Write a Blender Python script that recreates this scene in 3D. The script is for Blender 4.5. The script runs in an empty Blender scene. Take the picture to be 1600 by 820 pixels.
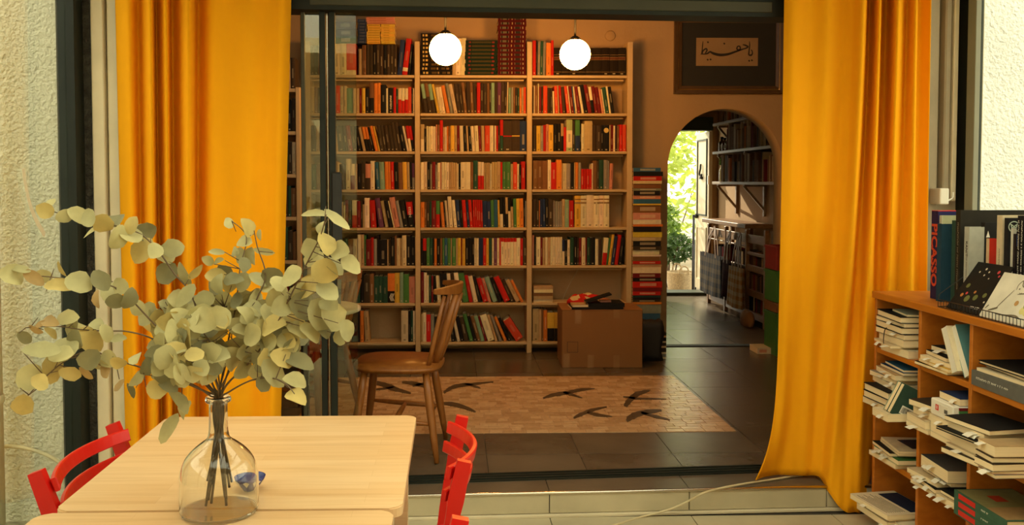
import bpy, bmesh, math, random
from mathutils import Vector, Matrix
rnd = random.Random(7)
PI = math.pi
D = bpy.data
COL = bpy.context.scene.collection
SC = bpy.context.scene

# ------------------------------------------------------------------ camera
F, CX, CY, EYE = 1380.0, 738.0, 340.0, 1.445      # focal length and principal point in px of the 1600x820 frame
YAW, PITCH, ROLL = math.atan(30 / F), math.atan(55 / F), 0.001
_f = Vector((math.sin(YAW) * math.cos(PITCH), math.cos(YAW) * math.cos(PITCH), -math.sin(PITCH)))
_r = Vector((math.cos(YAW), -math.sin(YAW), 0)); _u = _r.cross(_f)
_r, _u = _r * math.cos(ROLL) - _u * math.sin(ROLL), _u * math.cos(ROLL) + _r * math.sin(ROLL)
cam_data = D.cameras.new('camera'); cam = D.objects.new('camera', cam_data); COL.objects.link(cam)
cam_data.sensor_width = 36; cam_data.lens = 36 * F / 1600
cam_data.shift_x = (800 - CX) / 1600; cam_data.shift_y = (CY - 410) / 1600
cam_data.clip_start = 0.05
cam.matrix_world = Matrix(((_r.x, _u.x, -_f.x, 0), (_r.y, _u.y, -_f.y, 0), (_r.z, _u.z, -_f.z, EYE), (0, 0, 0, 1)))
SC.camera = cam
ORG = Vector((0, 0, EYE))
def ray(px, py): return _f + _r * ((px - CX) / F) + _u * ((CY - py) / F)
def at_y(px, py, Y): d = ray(px, py); return ORG + d * (Y / d.y)
def at_z(px, py, z): d = ray(px, py); return ORG + d * ((z - EYE) / d.z)
def at_x(px, py, X): d = ray(px, py); return ORG + d * (X / d.x)

# ------------------------------------------------------------------ world, sun, exposure
w = D.worlds.new('world'); SC.world = w; w.use_nodes = True
w.node_tree.nodes['Background'].inputs[0].default_value = (1.0, 0.93, 0.75, 1)
w.node_tree.nodes['Background'].inputs[1].default_value = 3.5
SC.view_settings.view_transform = 'Standard'; SC.view_settings.look = 'None'
SC.view_settings.exposure = 0.0; SC.view_settings.gamma = 1.0
SC.view_settings.use_curve_mapping = False
LAMP_COLOR, LAMP_POWER = (1.0, 0.44, 0.085), 74.0
sun_d = D.lights.new('sun', 'SUN'); sun_d.energy = 7.0; sun_d.color = (1, 0.86, 0.62); sun_d.angle = 0.01
sun = D.objects.new('sun', sun_d); COL.objects.link(sun)
sun.rotation_euler = Vector((0.40, -1.15, -0.62)).to_track_quat('-Z', 'Y').to_euler()

# ------------------------------------------------------------------ materials
def nodes(name):
    m = D.materials.new(name); m.use_nodes = True
    n = m.node_tree.nodes; return m, n, m.node_tree.links, n['Principled BSDF']
def coords(n, l, scale=(1, 1, 1), src='Object'):
    t = n.new('ShaderNodeTexCoord'); mp = n.new('ShaderNodeMapping'); mp.inputs['Scale'].default_value = scale
    l.new(t.outputs[src], mp.inputs['Vector']); return mp.outputs[0]
def mat(name, col, rough=0.6, var=0.12, nscale=12.0, bump=0.0, metal=0.0, stretch=(1, 1, 1), spec=0.5, bscale=None, sheen=0):
    m, n, l, b = nodes(name)
    v = coords(n, l, stretch)
    nz = n.new('ShaderNodeTexNoise'); nz.inputs['Scale'].default_value = nscale; nz.inputs['Detail'].default_value = 5
    l.new(v, nz.inputs['Vector'])
    rp = n.new('ShaderNodeValToRGB')
    rp.color_ramp.elements[0].position = 0.3; rp.color_ramp.elements[1].position = 0.7
    rp.color_ramp.elements[0].color = (*[c * (1 - var) for c in col], 1)
    rp.color_ramp.elements[1].color = (*[min(1, c * (1 + var)) for c in col], 1)
    l.new(nz.outputs['Fac'], rp.inputs['Fac']); l.new(rp.outputs[0], b.inputs['Base Color'])
    b.inputs['Roughness'].default_value = rough; b.inputs['Metallic'].default_value = metal
    b.inputs['Specular IOR Level'].default_value = spec
    if sheen:
        b.inputs['Sheen Weight'].default_value = sheen; b.inputs['Sheen Tint'].default_value = (*[min(1, c * 1.2) for c in col], 1)
    if bump:
        nb = n.new('ShaderNodeTexNoise'); nb.inputs['Scale'].default_value = bscale or nscale * 3; nb.inputs['Detail'].default_value = 6
        l.new(v, nb.inputs['Vector'])
        bp = n.new('ShaderNodeBump'); bp.inputs['Strength'].default_value = bump; bp.inputs['Distance'].default_value = 0.022 if bump >= 1 else 0.01
        l.new(nb.outputs['Fac'], bp.inputs['Height']); l.new(bp.outputs[0], b.inputs['Normal'])
    return m
def wood(name, c1, c2, grain=(2, 30, 30), rough=0.45, scale=1.5):
    m, n, l, b = nodes(name)
    v = coords(n, l, grain)
    nz = n.new('ShaderNodeTexNoise'); nz.inputs['Scale'].default_value = scale; nz.inputs['Detail'].default_value = 6
    nz.inputs['Distortion'].default_value = 0.6
    l.new(v, nz.inputs['Vector'])
    rp = n.new('ShaderNodeValToRGB'); rp.color_ramp.elements[0].position = 0.32; rp.color_ramp.elements[1].position = 0.68
    rp.color_ramp.elements[0].color = (*c1, 1); rp.color_ramp.elements[1].color = (*c2, 1)
    l.new(nz.outputs['Fac'], rp.inputs['Fac']); l.new(rp.outputs[0], b.inputs['Base Color'])
    b.inputs['Roughness'].default_value = rough
    bp = n.new('ShaderNodeBump'); bp.inputs['Strength'].default_value = 0.08; bp.inputs['Distance'].default_value = 0.003
    l.new(nz.outputs['Fac'], bp.inputs['Height']); l.new(bp.outputs[0], b.inputs['Normal'])
    return m
M = {}
# glued-stave beech table top: staves run along X
def stave_wood():
    m, n, l, b = nodes('beech_staves')
    v = coords(n, l)
    br = n.new('ShaderNodeTexBrick'); br.offset = 0.37; br.inputs['Scale'].default_value = 1
    br.inputs['Brick Width'].default_value = 0.46; br.inputs['Row Height'].default_value = 0.043
    br.inputs['Mortar Size'].default_value = 0.0004; br.inputs['Mortar Smooth'].default_value = 0.3
    br.inputs['Color1'].default_value = (0.69, 0.44, 0.215, 1); br.inputs['Color2'].default_value = (0.75, 0.51, 0.275, 1)
    br.inputs['Mortar'].default_value = (0.60, 0.37, 0.17, 1)
    l.new(v, br.inputs['Vector'])
    v2 = coords(n, l, (3, 45, 10)); nz = n.new('ShaderNodeTexNoise'); nz.inputs['Scale'].default_value = 1.2; nz.inputs['Detail'].default_value = 6
    l.new(v2, nz.inputs['Vector'])
    mx = n.new('ShaderNodeMixRGB'); mx.blend_type = 'MULTIPLY'; mx.inputs[0].default_value = 0.38
    rp = n.new('ShaderNodeValToRGB'); rp.color_ramp.elements[0].position = 0.3; rp.color_ramp.elements[0].color = (0.72, 0.6, 0.45, 1)
    rp.color_ramp.elements[1].position = 0.55; rp.color_ramp.elements[1].color = (1, 1, 1, 1)
    l.new(nz.outputs['Fac'], rp.inputs[0]); l.new(br.outputs['Color'], mx.inputs[1]); l.new(rp.outputs[0], mx.inputs[2])
    l.new(mx.outputs[0], b.inputs['Base Color']); b.inputs['Roughness'].default_value = 0.42
    return m
M['table'] = stave_wood()
M['table_edge'] = wood('beech_edge', (0.72, 0.52, 0.28), (0.82, 0.62, 0.36), (4, 4, 40))
M['velvet'] = mat('mustard_velvet', (0.86, 0.355, 0.006), 0.9, 0.07, 3.0, 0.12, stretch=(2, 2, 0.4), spec=0.1, bscale=400, sheen=0.12)
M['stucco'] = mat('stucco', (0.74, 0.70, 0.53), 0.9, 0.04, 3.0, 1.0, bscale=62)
M['low_bounce_wall'] = mat('low_bounce_wall', (0.13, 0.085, 0.05), 0.8, 0.2, 6)  # dark colour put on unseen walls and ceilings to cut bounced light
M['white_glare_stucco'] = mat('white_glare_stucco', (0.93, 0.91, 0.86), 0.9, 0.04, 3.0, 1.0, bscale=62)  # stucco colour raised to white, standing in for glare outside right
M['plaster'] = mat('plaster', (0.46, 0.295, 0.14), 0.9, 0.07, 2.0, 0.25, bscale=30)
M['white_plaster'] = mat('white_plaster', (0.62, 0.53, 0.36), 0.8, 0.10, 6.0, 0.3)
M['dark_frame'] = mat('dark_green_metal', (0.013, 0.016, 0.012), 0.55, 0.15, 8.0, spec=0.25)
M['green_rail'] = mat('grey_green_rail', (0.055, 0.052, 0.030), 0.5, 0.10, 8.0, spec=0.3)
M['black'] = mat('black', (0.012, 0.011, 0.010), 0.55, 0.3, 20)
M['mortar'] = mat('dark_mortar', (0.05, 0.045, 0.035), 0.95, 0.5, 30, 1.0)
M['white'] = mat('white_plastic', (0.75, 0.70, 0.58), 0.4, 0.03)
M['shelf'] = mat('cream_lacquer', (0.54, 0.38, 0.19), 0.45, 0.06, 10)
M['tile_a'] = mat('brown_tile', (0.105, 0.078, 0.052), 0.27, 0.22, 5.0, 0.05, spec=0.45)
M['tile_b'] = mat('brown_tile_light', (0.122, 0.092, 0.062), 0.29, 0.22, 5.0, 0.05, spec=0.45)
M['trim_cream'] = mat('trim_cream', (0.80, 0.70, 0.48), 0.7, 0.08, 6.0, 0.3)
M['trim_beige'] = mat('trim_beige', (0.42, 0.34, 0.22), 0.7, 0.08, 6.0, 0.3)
M['frame_face'] = mat('frame_face', (0.26, 0.25, 0.17), 0.45, 0.06, 6.0)
M['grout'] = mat('grout', (0.045, 0.036, 0.026), 0.9, 0.2, 40)
M['beige_tile'] = mat('beige_tile', (0.50, 0.43, 0.28), 0.5, 0.10, 6.0, 0.05)
M['steel'] = mat('brushed_trim', (0.75, 0.70, 0.60), 0.25, 0.05, metal=1.0)
M['mosaic'] = [mat('mosaic_' + str(i), c, 0.22, 0.10, 40, 0.1) for i, c in enumerate([(0.60, 0.39, 0.21), (0.66, 0.43, 0.235), (0.54, 0.34, 0.18), (0.70, 0.48, 0.28)])]
M['bird'] = mat('bird_inlay', (0.085, 0.055, 0.030), 0.5, 0.25, 60)
M['chairwood'] = wood('brown_chair_wood', (0.25, 0.078, 0.012), (0.35, 0.12, 0.021), (20, 20, 4), 0.38)
M['cabinet'] = wood('orange_veneer', (0.43, 0.125, 0.010), (0.54, 0.175, 0.018), (12, 2, 20), 0.4)
M['red'] = mat('red_lacquer', (0.62, 0.010, 0.006), 0.32, 0.06, 6)
M['cardboard'] = mat('cardboard', (0.27, 0.115, 0.030), 0.85, 0.06, 3, 0.05)
M['tape'] = mat('brown_tape', (0.32, 0.16, 0.06), 0.25, 0.05)
M['paper'] = mat('page_paper', (0.86, 0.69, 0.42), 0.9, 0.10, 2.0, 0.15, stretch=(1, 1, 220))
M['slip'] = mat('white_slip', (0.80, 0.76, 0.64), 0.8, 0.03)
M['rackwood'] = wood('rack_wood', (0.20, 0.095, 0.032), (0.29, 0.15, 0.055), (20, 4, 20), 0.5)
M['shelfwood'] = wood('shelf_wood', (0.28, 0.18, 0.085), (0.36, 0.24, 0.12), (20, 4, 20), 0.5)
M['doorpaint'] = mat('cream_door_paint', (0.66, 0.58, 0.38), 0.5, 0.05)
M['dkgreen'] = mat('dark_green_paint', (0.02, 0.035, 0.018), 0.5, 0.1)
M['ink'] = mat('ink', (0.02, 0.015, 0.01), 0.7, 0.1)
M['gold'] = mat('gilt', (0.55, 0.33, 0.10), 0.35, 0.1, metal=0.6)
M['framewood'] = mat('picture_frame', (0.10, 0.055, 0.02), 0.35, 0.15, 20)
M['mount'] = mat('dark_mount', (0.022, 0.020, 0.014), 0.7, 0.1)
M['artpaper'] = mat('aged_paper', (0.36, 0.23, 0.11), 0.8, 0.06)
M['cable'] = mat('cream_cable', (0.60, 0.50, 0.30), 0.5, 0.03)
M['stem'] = mat('stem', (0.12, 0.075, 0.035), 0.7, 0.25, 40)
M['leaf_a'] = mat('leaf_a', (0.49, 0.435, 0.205), 0.6, 0.2, 18, spec=0.25)
M['leaf_b'] = mat('leaf_b', (0.41, 0.375, 0.185), 0.6, 0.2, 18, spec=0.25)
M['leaf_c'] = mat('leaf_c', (0.54, 0.42, 0.15), 0.6, 0.2, 18, spec=0.25)
M['leaf_d'] = mat('leaf_d', (0.24, 0.22, 0.11), 0.6, 0.2, 18, spec=0.25)
M['leaf_e'] = mat('leaf_e', (0.45, 0.30, 0.12), 0.6, 0.2, 18, spec=0.25)
for k in ('leaf_a', 'leaf_b', 'leaf_c', 'leaf_d', 'leaf_e'):       # dry leaves let some light through
    n = M[k].node_tree.nodes; l = M[k].node_tree.links; b = n['Principled BSDF']
    tr = n.new('ShaderNodeBsdfTranslucent'); mx = n.new('ShaderNodeMixShader'); mx.inputs[0].default_value = 0.22
    l.new(b.inputs['Base Color'].links[0].from_socket, tr.inputs[0]); l.new(b.outputs[0], mx.inputs[1]); l.new(tr.outputs[0], mx.inputs[2])
    l.new(mx.outputs[0], n['Material Output'].inputs[0])
def foliage(name, c):
    m, n, l, b = nodes(name)
    b.inputs['Base Color'].default_value = (*c, 1); b.inputs['Roughness'].default_value = 0.5
    tr = n.new('ShaderNodeBsdfTranslucent'); tr.inputs[0].default_value = (c[0] * 1.5, c[1] * 1.5, c[2], 1)
    mx = n.new('ShaderNodeMixShader'); mx.inputs[0].default_value = 0.4
    l.new(b.outputs[0], mx.inputs[1]); l.new(tr.outputs[0], mx.inputs[2])
    l.new(mx.outputs[0], n['Material Output'].inputs[0]); return m
M['garden_a'] = foliage('garden_leaf', (0.13, 0.22, 0.04)); M['garden_b'] = foliage('garden_leaf_pale', (0.34, 0.42, 0.09))
M['garden_c'] = foliage('garden_leaf_dark', (0.05, 0.10, 0.025))
M['wicker'] = mat('wicker', (0.42, 0.32, 0.17), 0.8, 0.3, 60, 0.5)
def glass_thin(name, tint=(0.93, 0.96, 0.90), extra=0.0):
    m, n, l, b = nodes(name); n.remove(b)
    fr = n.new('ShaderNodeFresnel'); ge = n.new('ShaderNodeNewGeometry'); mr = n.new('ShaderNodeMapRange')
    mr.inputs['To Min'].default_value = 1.5; mr.inputs['To Max'].default_value = 1 / 1.5      # same pane seen from either side
    l.new(ge.outputs['Backfacing'], mr.inputs['Value']); l.new(mr.outputs[0], fr.inputs[0])
    tr = n.new('ShaderNodeBsdfTransparent'); tr.inputs[0].default_value = (*tint, 1)
    gl = n.new('ShaderNodeBsdfGlossy'); gl.inputs['Roughness'].default_value = 0.0
    mx = n.new('ShaderNodeMixShader')
    ad = n.new('ShaderNodeMath'); ad.operation = 'ADD'; ad.inputs[1].default_value = extra; ad.use_clamp = True
    l.new(fr.outputs[0], ad.inputs[0]); l.new(ad.outputs[0], mx.inputs[0]); l.new(tr.outputs[0], mx.inputs[1]); l.new(gl.outputs[0], mx.inputs[2])
    l.new(mx.outputs[0], n['Material Output'].inputs[0]); return m
M['pane'] = glass_thin('window_glass')
def glass_solid(name):
    m, n, l, b = nodes(name)
    b.inputs['Base Color'].default_value = (0.96, 0.97, 0.93, 1); b.inputs['Transmission Weight'].default_value = 1
    b.inputs['Roughness'].default_value = 0.0; b.inputs['IOR'].default_value = 1.45; return m
M['glass'] = glass_solid('clear_glass')
def emit(name, col, s):
    m, n, l, b = nodes(name); b.inputs['Base Color'].default_value = (0.9, 0.85, 0.75, 1)
    b.inputs['Emission Color'].default_value = (*col, 1); b.inputs['Emission Strength'].default_value = s; return m
M['globe'] = emit('lit_opal_globe', LAMP_COLOR, LAMP_POWER)
def attr_mat(name, rough=0.7, spec=0.06):
    m, n, l, b = nodes(name)
    a = n.new('ShaderNodeAttribute'); a.attribute_name = 'col'
    v = coords(n, l); nz = n.new('ShaderNodeTexNoise'); nz.inputs['Scale'].default_value = 40; l.new(v, nz.inputs['Vector'])
    mr = n.new('ShaderNodeMapRange'); mr.inputs['To Min'].default_value = 0.82; mr.inputs['To Max'].default_value = 1.15
    l.new(nz.outputs['Fac'], mr.inputs['Value'])
    mx = n.new('ShaderNodeVectorMath'); mx.operation = 'SCALE'
    l.new(a.outputs['Color'], mx.inputs[0]); l.new(mr.outputs[0], mx.inputs['Scale']); l.new(mx.outputs[0], b.inputs['Base Color'])
    b.inputs['Roughness'].default_value = rough; b.inputs['Specular IOR Level'].default_value = spec; return m
M['cover'] = attr_mat('printed_cover')
M['fabric'] = attr_mat('woven_fabric', 0.9, 0.1)

# ------------------------------------------------------------------ building helpers
def obj(name, bm, m, parent=None, smooth=False, loc=None, rot=None, kind=None):
    me = D.meshes.new(name); bm.to_mesh(me); bm.free()
    for mm in (m if isinstance(m, (list, tuple)) else [m]): me.materials.append(mm)
    if smooth:
        for p in me.polygons: p.use_smooth = True
    o = D.objects.new(name, me); COL.objects.link(o)
    if parent is not None: o.parent = parent
    if loc is not None: o.location = loc
    if rot is not None: o.rotation_euler = rot
    if kind: o['kind'] = kind
    return o
def tag(o, label=None, cat=None, group=None):
    if label: o['label'] = label
    if cat: o['category'] = cat
    if group: o['group'] = group
    return o
def thing(name, label, cat, loc=(0, 0, 0), rot=(0, 0, 0), group=None):
    o = D.objects.new(name, None); COL.objects.link(o); o.location = loc; o.rotation_euler = rot
    o.empty_display_size = 0.05
    return tag(o, label, cat, group)
def struct(name, bm, m, **k): return obj(name, bm, m, kind='structure', **k)
def box(bm, x0, x1, y0, y1, z0, z1, mi=0, M4=None):
    v = [bm.verts.new(p) for p in ((x0, y0, z0), (x1, y0, z0), (x1, y1, z0), (x0, y1, z0), (x0, y0, z1), (x1, y0, z1), (x1, y1, z1), (x0, y1, z1))]
    if M4 is not None:
        for q in v: q.co = M4 @ q.co
    fs = []
    for i in ((3, 2, 1, 0), (4, 5, 6, 7), (0, 1, 5, 4), (1, 2, 6, 5), (2, 3, 7, 6), (3, 0, 4, 7)):
        f = bm.faces.new([v[j] for j in i]); f.material_index = mi; fs.append(f)
    return fs
def bx(x0, x1, y0, y1, z0, z1, bev=0.0, M4=None, seg=1):
    bm = bmesh.new(); box(bm, x0, x1, y0, y1, z0, z1, 0, M4)
    if bev: bmesh.ops.bevel(bm, geom=bm.edges[:], offset=bev, segments=seg, affect='EDGES', profile=0.6)
    return bm
def tube(bm, pts, rad, seg=8, cap=True, flat=None, mi=0):
    """swept round section along pts; rad = number or list; flat=(dir, ratio) squashes the section along dir"""
    pts = [Vector(p) for p in pts]; n = len(pts)
    rad = rad if isinstance(rad, (list, tuple)) else [rad] * n
    rings = []; prev = None
    for i, p in enumerate(pts):
        t = (pts[min(i + 1, n - 1)] - pts[max(i - 1, 0)]).normalized()
        a = prev if prev is not None else (Vector((0, 0, 1)) if abs(t.z) < 0.9 else Vector((1, 0, 0)))
        a = (a - t * a.dot(t)).normalized(); b = t.cross(a); prev = a
        ring = []
        for k in range(seg):
            th = 2 * PI * k / seg; off = a * math.cos(th) * rad[i] + b * math.sin(th) * rad[i]
            if flat is not None:
                d = Vector(flat[0]).normalized(); off -= d * off.dot(d) * (1 - flat[1])
            ring.append(bm.verts.new(p + off))
        rings.append(ring)
    for A, B in zip(rings, rings[1:]):
        for k in range(seg):
            f = bm.faces.new((A[k], A[(k + 1) % seg], B[(k + 1) % seg], B[k])); f.material_index = mi; f.smooth = True
    if cap:
        bm.faces.new(rings[0][::-1]).material_index = mi; bm.faces.new(rings[-1]).material_index = mi
    return rings
def bar(bm, pts, wv, w_, t_, mi=0):
    """rectangular section (w_ along vector wv, t_ across) swept along pts"""
    pts = [Vector(p) for p in pts]; n = len(pts); rings = []
    for i, p in enumerate(pts):
        t = (pts[min(i + 1, n - 1)] - pts[max(i - 1, 0)]).normalized()
        a = Vector(wv); a = (a - t * a.dot(t)).normalized(); b = t.cross(a)
        ww = w_[i] if isinstance(w_, (list, tuple)) else w_
        tt = t_[i] if isinstance(t_, (list, tuple)) else t_
        rings.append([bm.verts.new(p + a * ww / 2 * sx + b * tt / 2 * sy) for sx, sy in ((-1, -1), (1, -1), (1, 1), (-1, 1))])
    for A, B in zip(rings, rings[1:]):
        for k in range(4): bm.faces.new((A[k], A[(k + 1) % 4], B[(k + 1) % 4], B[k])).material_index = mi
    bm.faces.new(rings[0][::-1]).material_index = mi; bm.faces.new(rings[-1]).material_index = mi
def lathe(bm, prof, seg=32, M4=None, close=False):
    rings = []
    for r, z in prof:
        ring = [bm.verts.new((max(r, 1e-5) * math.cos(2 * PI * k / seg), max(r, 1e-5) * math.sin(2 * PI * k / seg), z)) for k in range(seg)]
        rings.append(ring)
    pr = list(zip(rings, rings[1:])) + ([(rings[-1], rings[0])] if close else [])
    for A, B in pr:
        for k in range(seg):
            f = bm.faces.new((A[k], A[(k + 1) % seg], B[(k + 1) % seg], B[k])); f.smooth = True
    if M4 is not None:
        for R_ in rings:
            for q in R_: q.co = M4 @ q.co
    bmesh.ops.remove_doubles(bm, verts=bm.verts[:], dist=2e-5)
def prism(bm, poly, z0, z1, mi=0):
    b = [bm.verts.new((x, y, z0)) for x, y in poly]; t = [bm.verts.new((x, y, z1)) for x, y in poly]; n = len(poly)
    for i in range(n): bm.faces.new((b[i], b[(i + 1) % n], t[(i + 1) % n], t[i])).material_index = mi
    bm.faces.new(b[::-1]).material_index = mi; bm.faces.new(t).material_index = mi
def rounded(x0, x1, y0, y1, r, n=4):
    P = []
    for cx, cy, a in ((x1 - r, y0 + r, -PI / 2), (x1 - r, y1 - r, 0), (x0 + r, y1 - r, PI / 2), (x0 + r, y0 + r, PI)):
        for k in range(n + 1): P.append((cx + r * math.cos(a + PI / 2 * k / n), cy + r * math.sin(a + PI / 2 * k / n)))
    return P
def smoothpts(P, n=6):
    """Catmull-Rom through P"""
    P = [Vector(p) for p in P]; out = []
    for i in range(len(P) - 1):
        p0, p1, p2, p3 = P[max(i - 1, 0)], P[i], P[i + 1], P[min(i + 2, len(P) - 1)]
        for k in range(n):
            t = k / n
            out.append(0.5 * ((2 * p1) + (p2 - p0) * t + (2 * p0 - 5 * p1 + 4 * p2 - p3) * t * t + (3 * p1 - p0 - 3 * p2 + p3) * t ** 3))
    out.append(P[-1]); return out
def text(body, size, m, parent, loc, rot, align='CENTER', sx=1.0, name='lettering', ext=0.0004, bold=0.0):
    c = D.curves.new(name, 'FONT'); c.body = body; c.size = size; c.align_x = align; c.align_y = 'CENTER'; c.extrude = ext; c.offset = bold; c.resolution_u = 3
    c.materials.append(m); tmp = D.objects.new(name, c); me = D.meshes.new_from_object(tmp); D.objects.remove(tmp)
    o = D.objects.new(name, me); COL.objects.link(o); o.parent = parent; o.location = loc; o.rotation_euler = rot; o.scale = (sx, 1, 1)
    return o
def dashes(parent, length, size, m, loc, rot, name='spine_print'):
    """print too small to read: a row of little strokes along x, centred"""
    bm = bmesh.new(); x = -length / 2
    while x < length / 2:
        wd = size * rnd.uniform(.35, .62); h = size * rnd.uniform(.62, .8)
        box(bm, x, x + size * .14, -h / 2, h / 2, 0, .0003); box(bm, x + size * .14, x + wd, *((h * .3, h * .5) if rnd.random() < .5 else (-h * .1, h * .1)), 0, .0003)
        x += wd + size * (.18 if rnd.random() < .83 else .7)
    return obj(name, bm, m, parent, loc=loc, rot=rot)
AO = math.atan(0.07)                                   # the glazed opening stands at this small angle to the rooms
def W(s, n, z=0): return Vector((s * math.cos(AO) + n * math.sin(AO), 3.79 + s * math.sin(AO) - n * math.cos(AO), z))
WM = Matrix.Translation((0, 3.79, 0)) @ Matrix.Rotation(AO, 4, 'Z')   # local x along opening, local -y towards the porch
UP = 0.14                                              # floor height of the raised book room
BACK = 6.93                                            # back wall of the book room

# ================================================================== THE SETTING
# ---- raised book room floor: brown tiles in a grout bed
def yfront(x): return 3.79 + 0.07 * x
bm = bmesh.new(); prism(bm, [(-1.48, yfront(-1.48) - .02), (3.3, yfront(3.3) - .02), (3.3, 7.0), (-2.0, 7.0), (-2.0, 4.0), (-1.48, 4.0)], -0.2, UP - 0.003)
floor_up = struct('floor', bm, M['grout'])
TX, TY = 0.4475, 0.4525
g = 0.0018
for i in range(-7, 4):
    for j in range(0, 7):
        x0, x1 = 1.50 + TX * i + g, 1.50 + TX * (i + 1) - g
        y0, y1 = 3.737 + TY * j + g, 3.737 + TY * (j + 1) - g
        m = M['tile_a'] if rnd.random() < .6 else M['tile_b']
        if x0 > -0.87 and x1 < 1.49 and y0 > 4.6 and y1 < 5.9: continue       # under the mosaic
        if j == 0 and x0 < -1.5: continue
        bm = bmesh.new()
        if j == 0:
            prism(bm, [(x0, yfront(x0) + .05), (x1, yfront(x1) + .05), (x1, y1), (x0, y1)], UP - .012, UP)
        else:
            prism(bm, [(x0, y0), (x1, y0), (x1, y1), (x0, y1)], UP - .012, UP + rnd.uniform(-.0004, .0004))
        obj('floor_tile', bm, m, floor_up)
# ---- room behind the arch
bm = bx(0.8, 3.05, 7.0, 10.3, -0.2, UP - .003); floor_back = struct('floor_passage', bm, M['grout'])
TILE = None
for i in range(-4, 3):
    for j in range(-1, 8):
        x0, y0 = 2.295 + .45 * i, 7.30 + .45 * j
        if x0 < .8 or x0 + .45 > 3.2: continue
        ya, yb = max(y0 + g, 7.02), min(y0 + .45 - g, 10.2)
        if yb - ya < .03: continue
        bm = bx(x0 + g, min(x0 + .45 - g, 3.05), ya, yb, UP - .012, UP)
        obj('floor_tile', bm, M['tile_a'] if rnd.random() < .5 else M['tile_b'], floor_back)
struct('trim_1', bx(1.67, 2.63, 6.94, 7.02, UP - .01, UP + .004), M['black'])           # dark threshold strip in the arch

# ---- lower porch floor
LOW = 0.035
bm = bx(-1.62, 2.35, -0.6, 3.70, -0.15, LOW - 0.004); floor_low = struct('floor_porch', bm, M['grout'])
for i in range(-4, 4):
    for j in range(0, 7):
        x0 = .405 + .6 * i; y1 = 3.665 - .6 * j; y0 = y1 - .6
        xa, xb = max(x0 + .002, -1.6), min(x0 + .598, 2.33)
        if xb - xa < .05: continue
        obj('floor_tile', bx(xa, xb, y0 + .002, y1 - .002, LOW - .012, LOW), M['beige_tile'], floor_low)
# ---- step: riser tiles, sill tiles, bright nosing, black door rail
NA = math.atan(0.036)
NM = Matrix.Translation((0, 3.649, 0)) @ Matrix.Rotation(NA, 4, 'Z')
step = struct('step_riser', bx(-1.5, 2.35, .016, .10, -.01, UP - .006, M4=NM), M['grout'])
for i in range(-4, 4):
    xa, xb = max(.405 + .6 * i + .002, -1.6), min(.405 + .6 * i + .598, 2.3)
    if xb - xa > .05: obj('riser_tile', bx(xa, xb, .006, .02, LOW + .014, UP - .008, .0015, M4=NM), M['beige_tile'], step)
struct('trim_2', bx(-1.6, 2.3, -.008, .02, LOW - .002, LOW + .012, .003, M4=NM), M['white_plaster'])
for i in range(-4, 4):
    xa, xb = max(.405 + .6 * i + .002, -1.6), min(.405 + .6 * i + .598, 2.3)
    if xb - xa > .05:
        a, b = NM @ Vector((xa, .008, 0)), NM @ Vector((xb, .008, 0))
        bm = bmesh.new(); prism(bm, [(a.x, a.y), (b.x, b.y), (b.x, yfront(b.x) + .01), (a.x, yfront(a.x) + .01)], UP - .012, UP + .001)
        obj('sill_tile', bm, M['tile_b'], step)
nose = bmesh.new(); tube(nose, [NM @ Vector((-1.6, .006, UP - .004)), NM @ Vector((2.3, .006, UP - .004))], .0075, 8)
struct('trim_3', nose, M['steel'], smooth=True)
rail = bmesh.new()
box(rail, -1.06, 1.80, 0.0, .105, UP - .01, UP + .006, 0, WM)
for y in (.015, .045, .075): box(rail, -1.06, 1.80, y, y + .010, UP + .006, UP + .013, 0, WM)
struct('trim_4', rail, M['dark_frame'])

# ---- walls of the book room
def arch_wall(x0, x1, y0, y1, z0, z1, ax, ar, zs, n=28):
    """wall slab with an arched opening centred on ax, radius ar, springing at zs"""
    pts = [(ax + ar * math.cos(PI - PI * k / n), zs + ar * math.sin(PI * k / n)) for k in range(n + 1)]
    prof = [(ax - ar, z0)] + pts + [(ax + ar, z0)]
    bm = bmesh.new(); vs = {}
    def V(x, y, z):
        k = (round(x, 5), round(y, 5), round(z, 5))
        if k not in vs: vs[k] = bm.verts.new((x, y, z))
        return vs[k]
    for y, flip in ((y0, False), (y1, True)):
        quads = []
        quads.append([(x0, z0), (ax - ar, z0), (ax - ar, zs), (x0, zs)]); quads.append([(x0, zs), (ax - ar, zs), (ax - ar, z1), (x0, z1)])
        quads.append([(ax + ar, z0), (x1, z0), (x1, zs), (ax + ar, zs)]); quads.append([(ax + ar, zs), (x1, zs), (x1, z1), (ax + ar, z1)])
        for p, q in zip(pts, pts[1:]): quads.append([p, q, (q[0], z1), (p[0], z1)])
        for Q in quads:
            f = [V(x, y, z) for x, z in (Q[::-1] if flip else Q)]
            f = [v for i, v in enumerate(f) if v not in f[:i]]
            if len(f) > 2: bm.faces.new(f)
    for p, q in zip(prof, prof[1:]):
        f = bm.faces.new((V(p[0], y0, p[1]), V(p[0], y1, p[1]), V(q[0], y1, q[1]), V(q[0], y0, q[1]))); f.smooth = True
    return bm
ARX, ARR, ARS = 2.148, 0.458, 1.565
struct('wall_back', arch_wall(-2.1, 3.4, BACK, BACK + .20, 0, 3.0, ARX, ARR, ARS), M['plaster'])
struct('wall_left', bx(-2.1, -2.0, 4.0, BACK, 0, 3.0), M['low_bounce_wall'])
struct('wall_right', bx(3.3, 3.4, 4.0, BACK, 0, 3.0), M['low_bounce_wall'])
struct('ceiling', bx(-2.1, 3.4, 3.95, BACK + .2, 2.95, 3.05), M['low_bounce_wall'])
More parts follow.
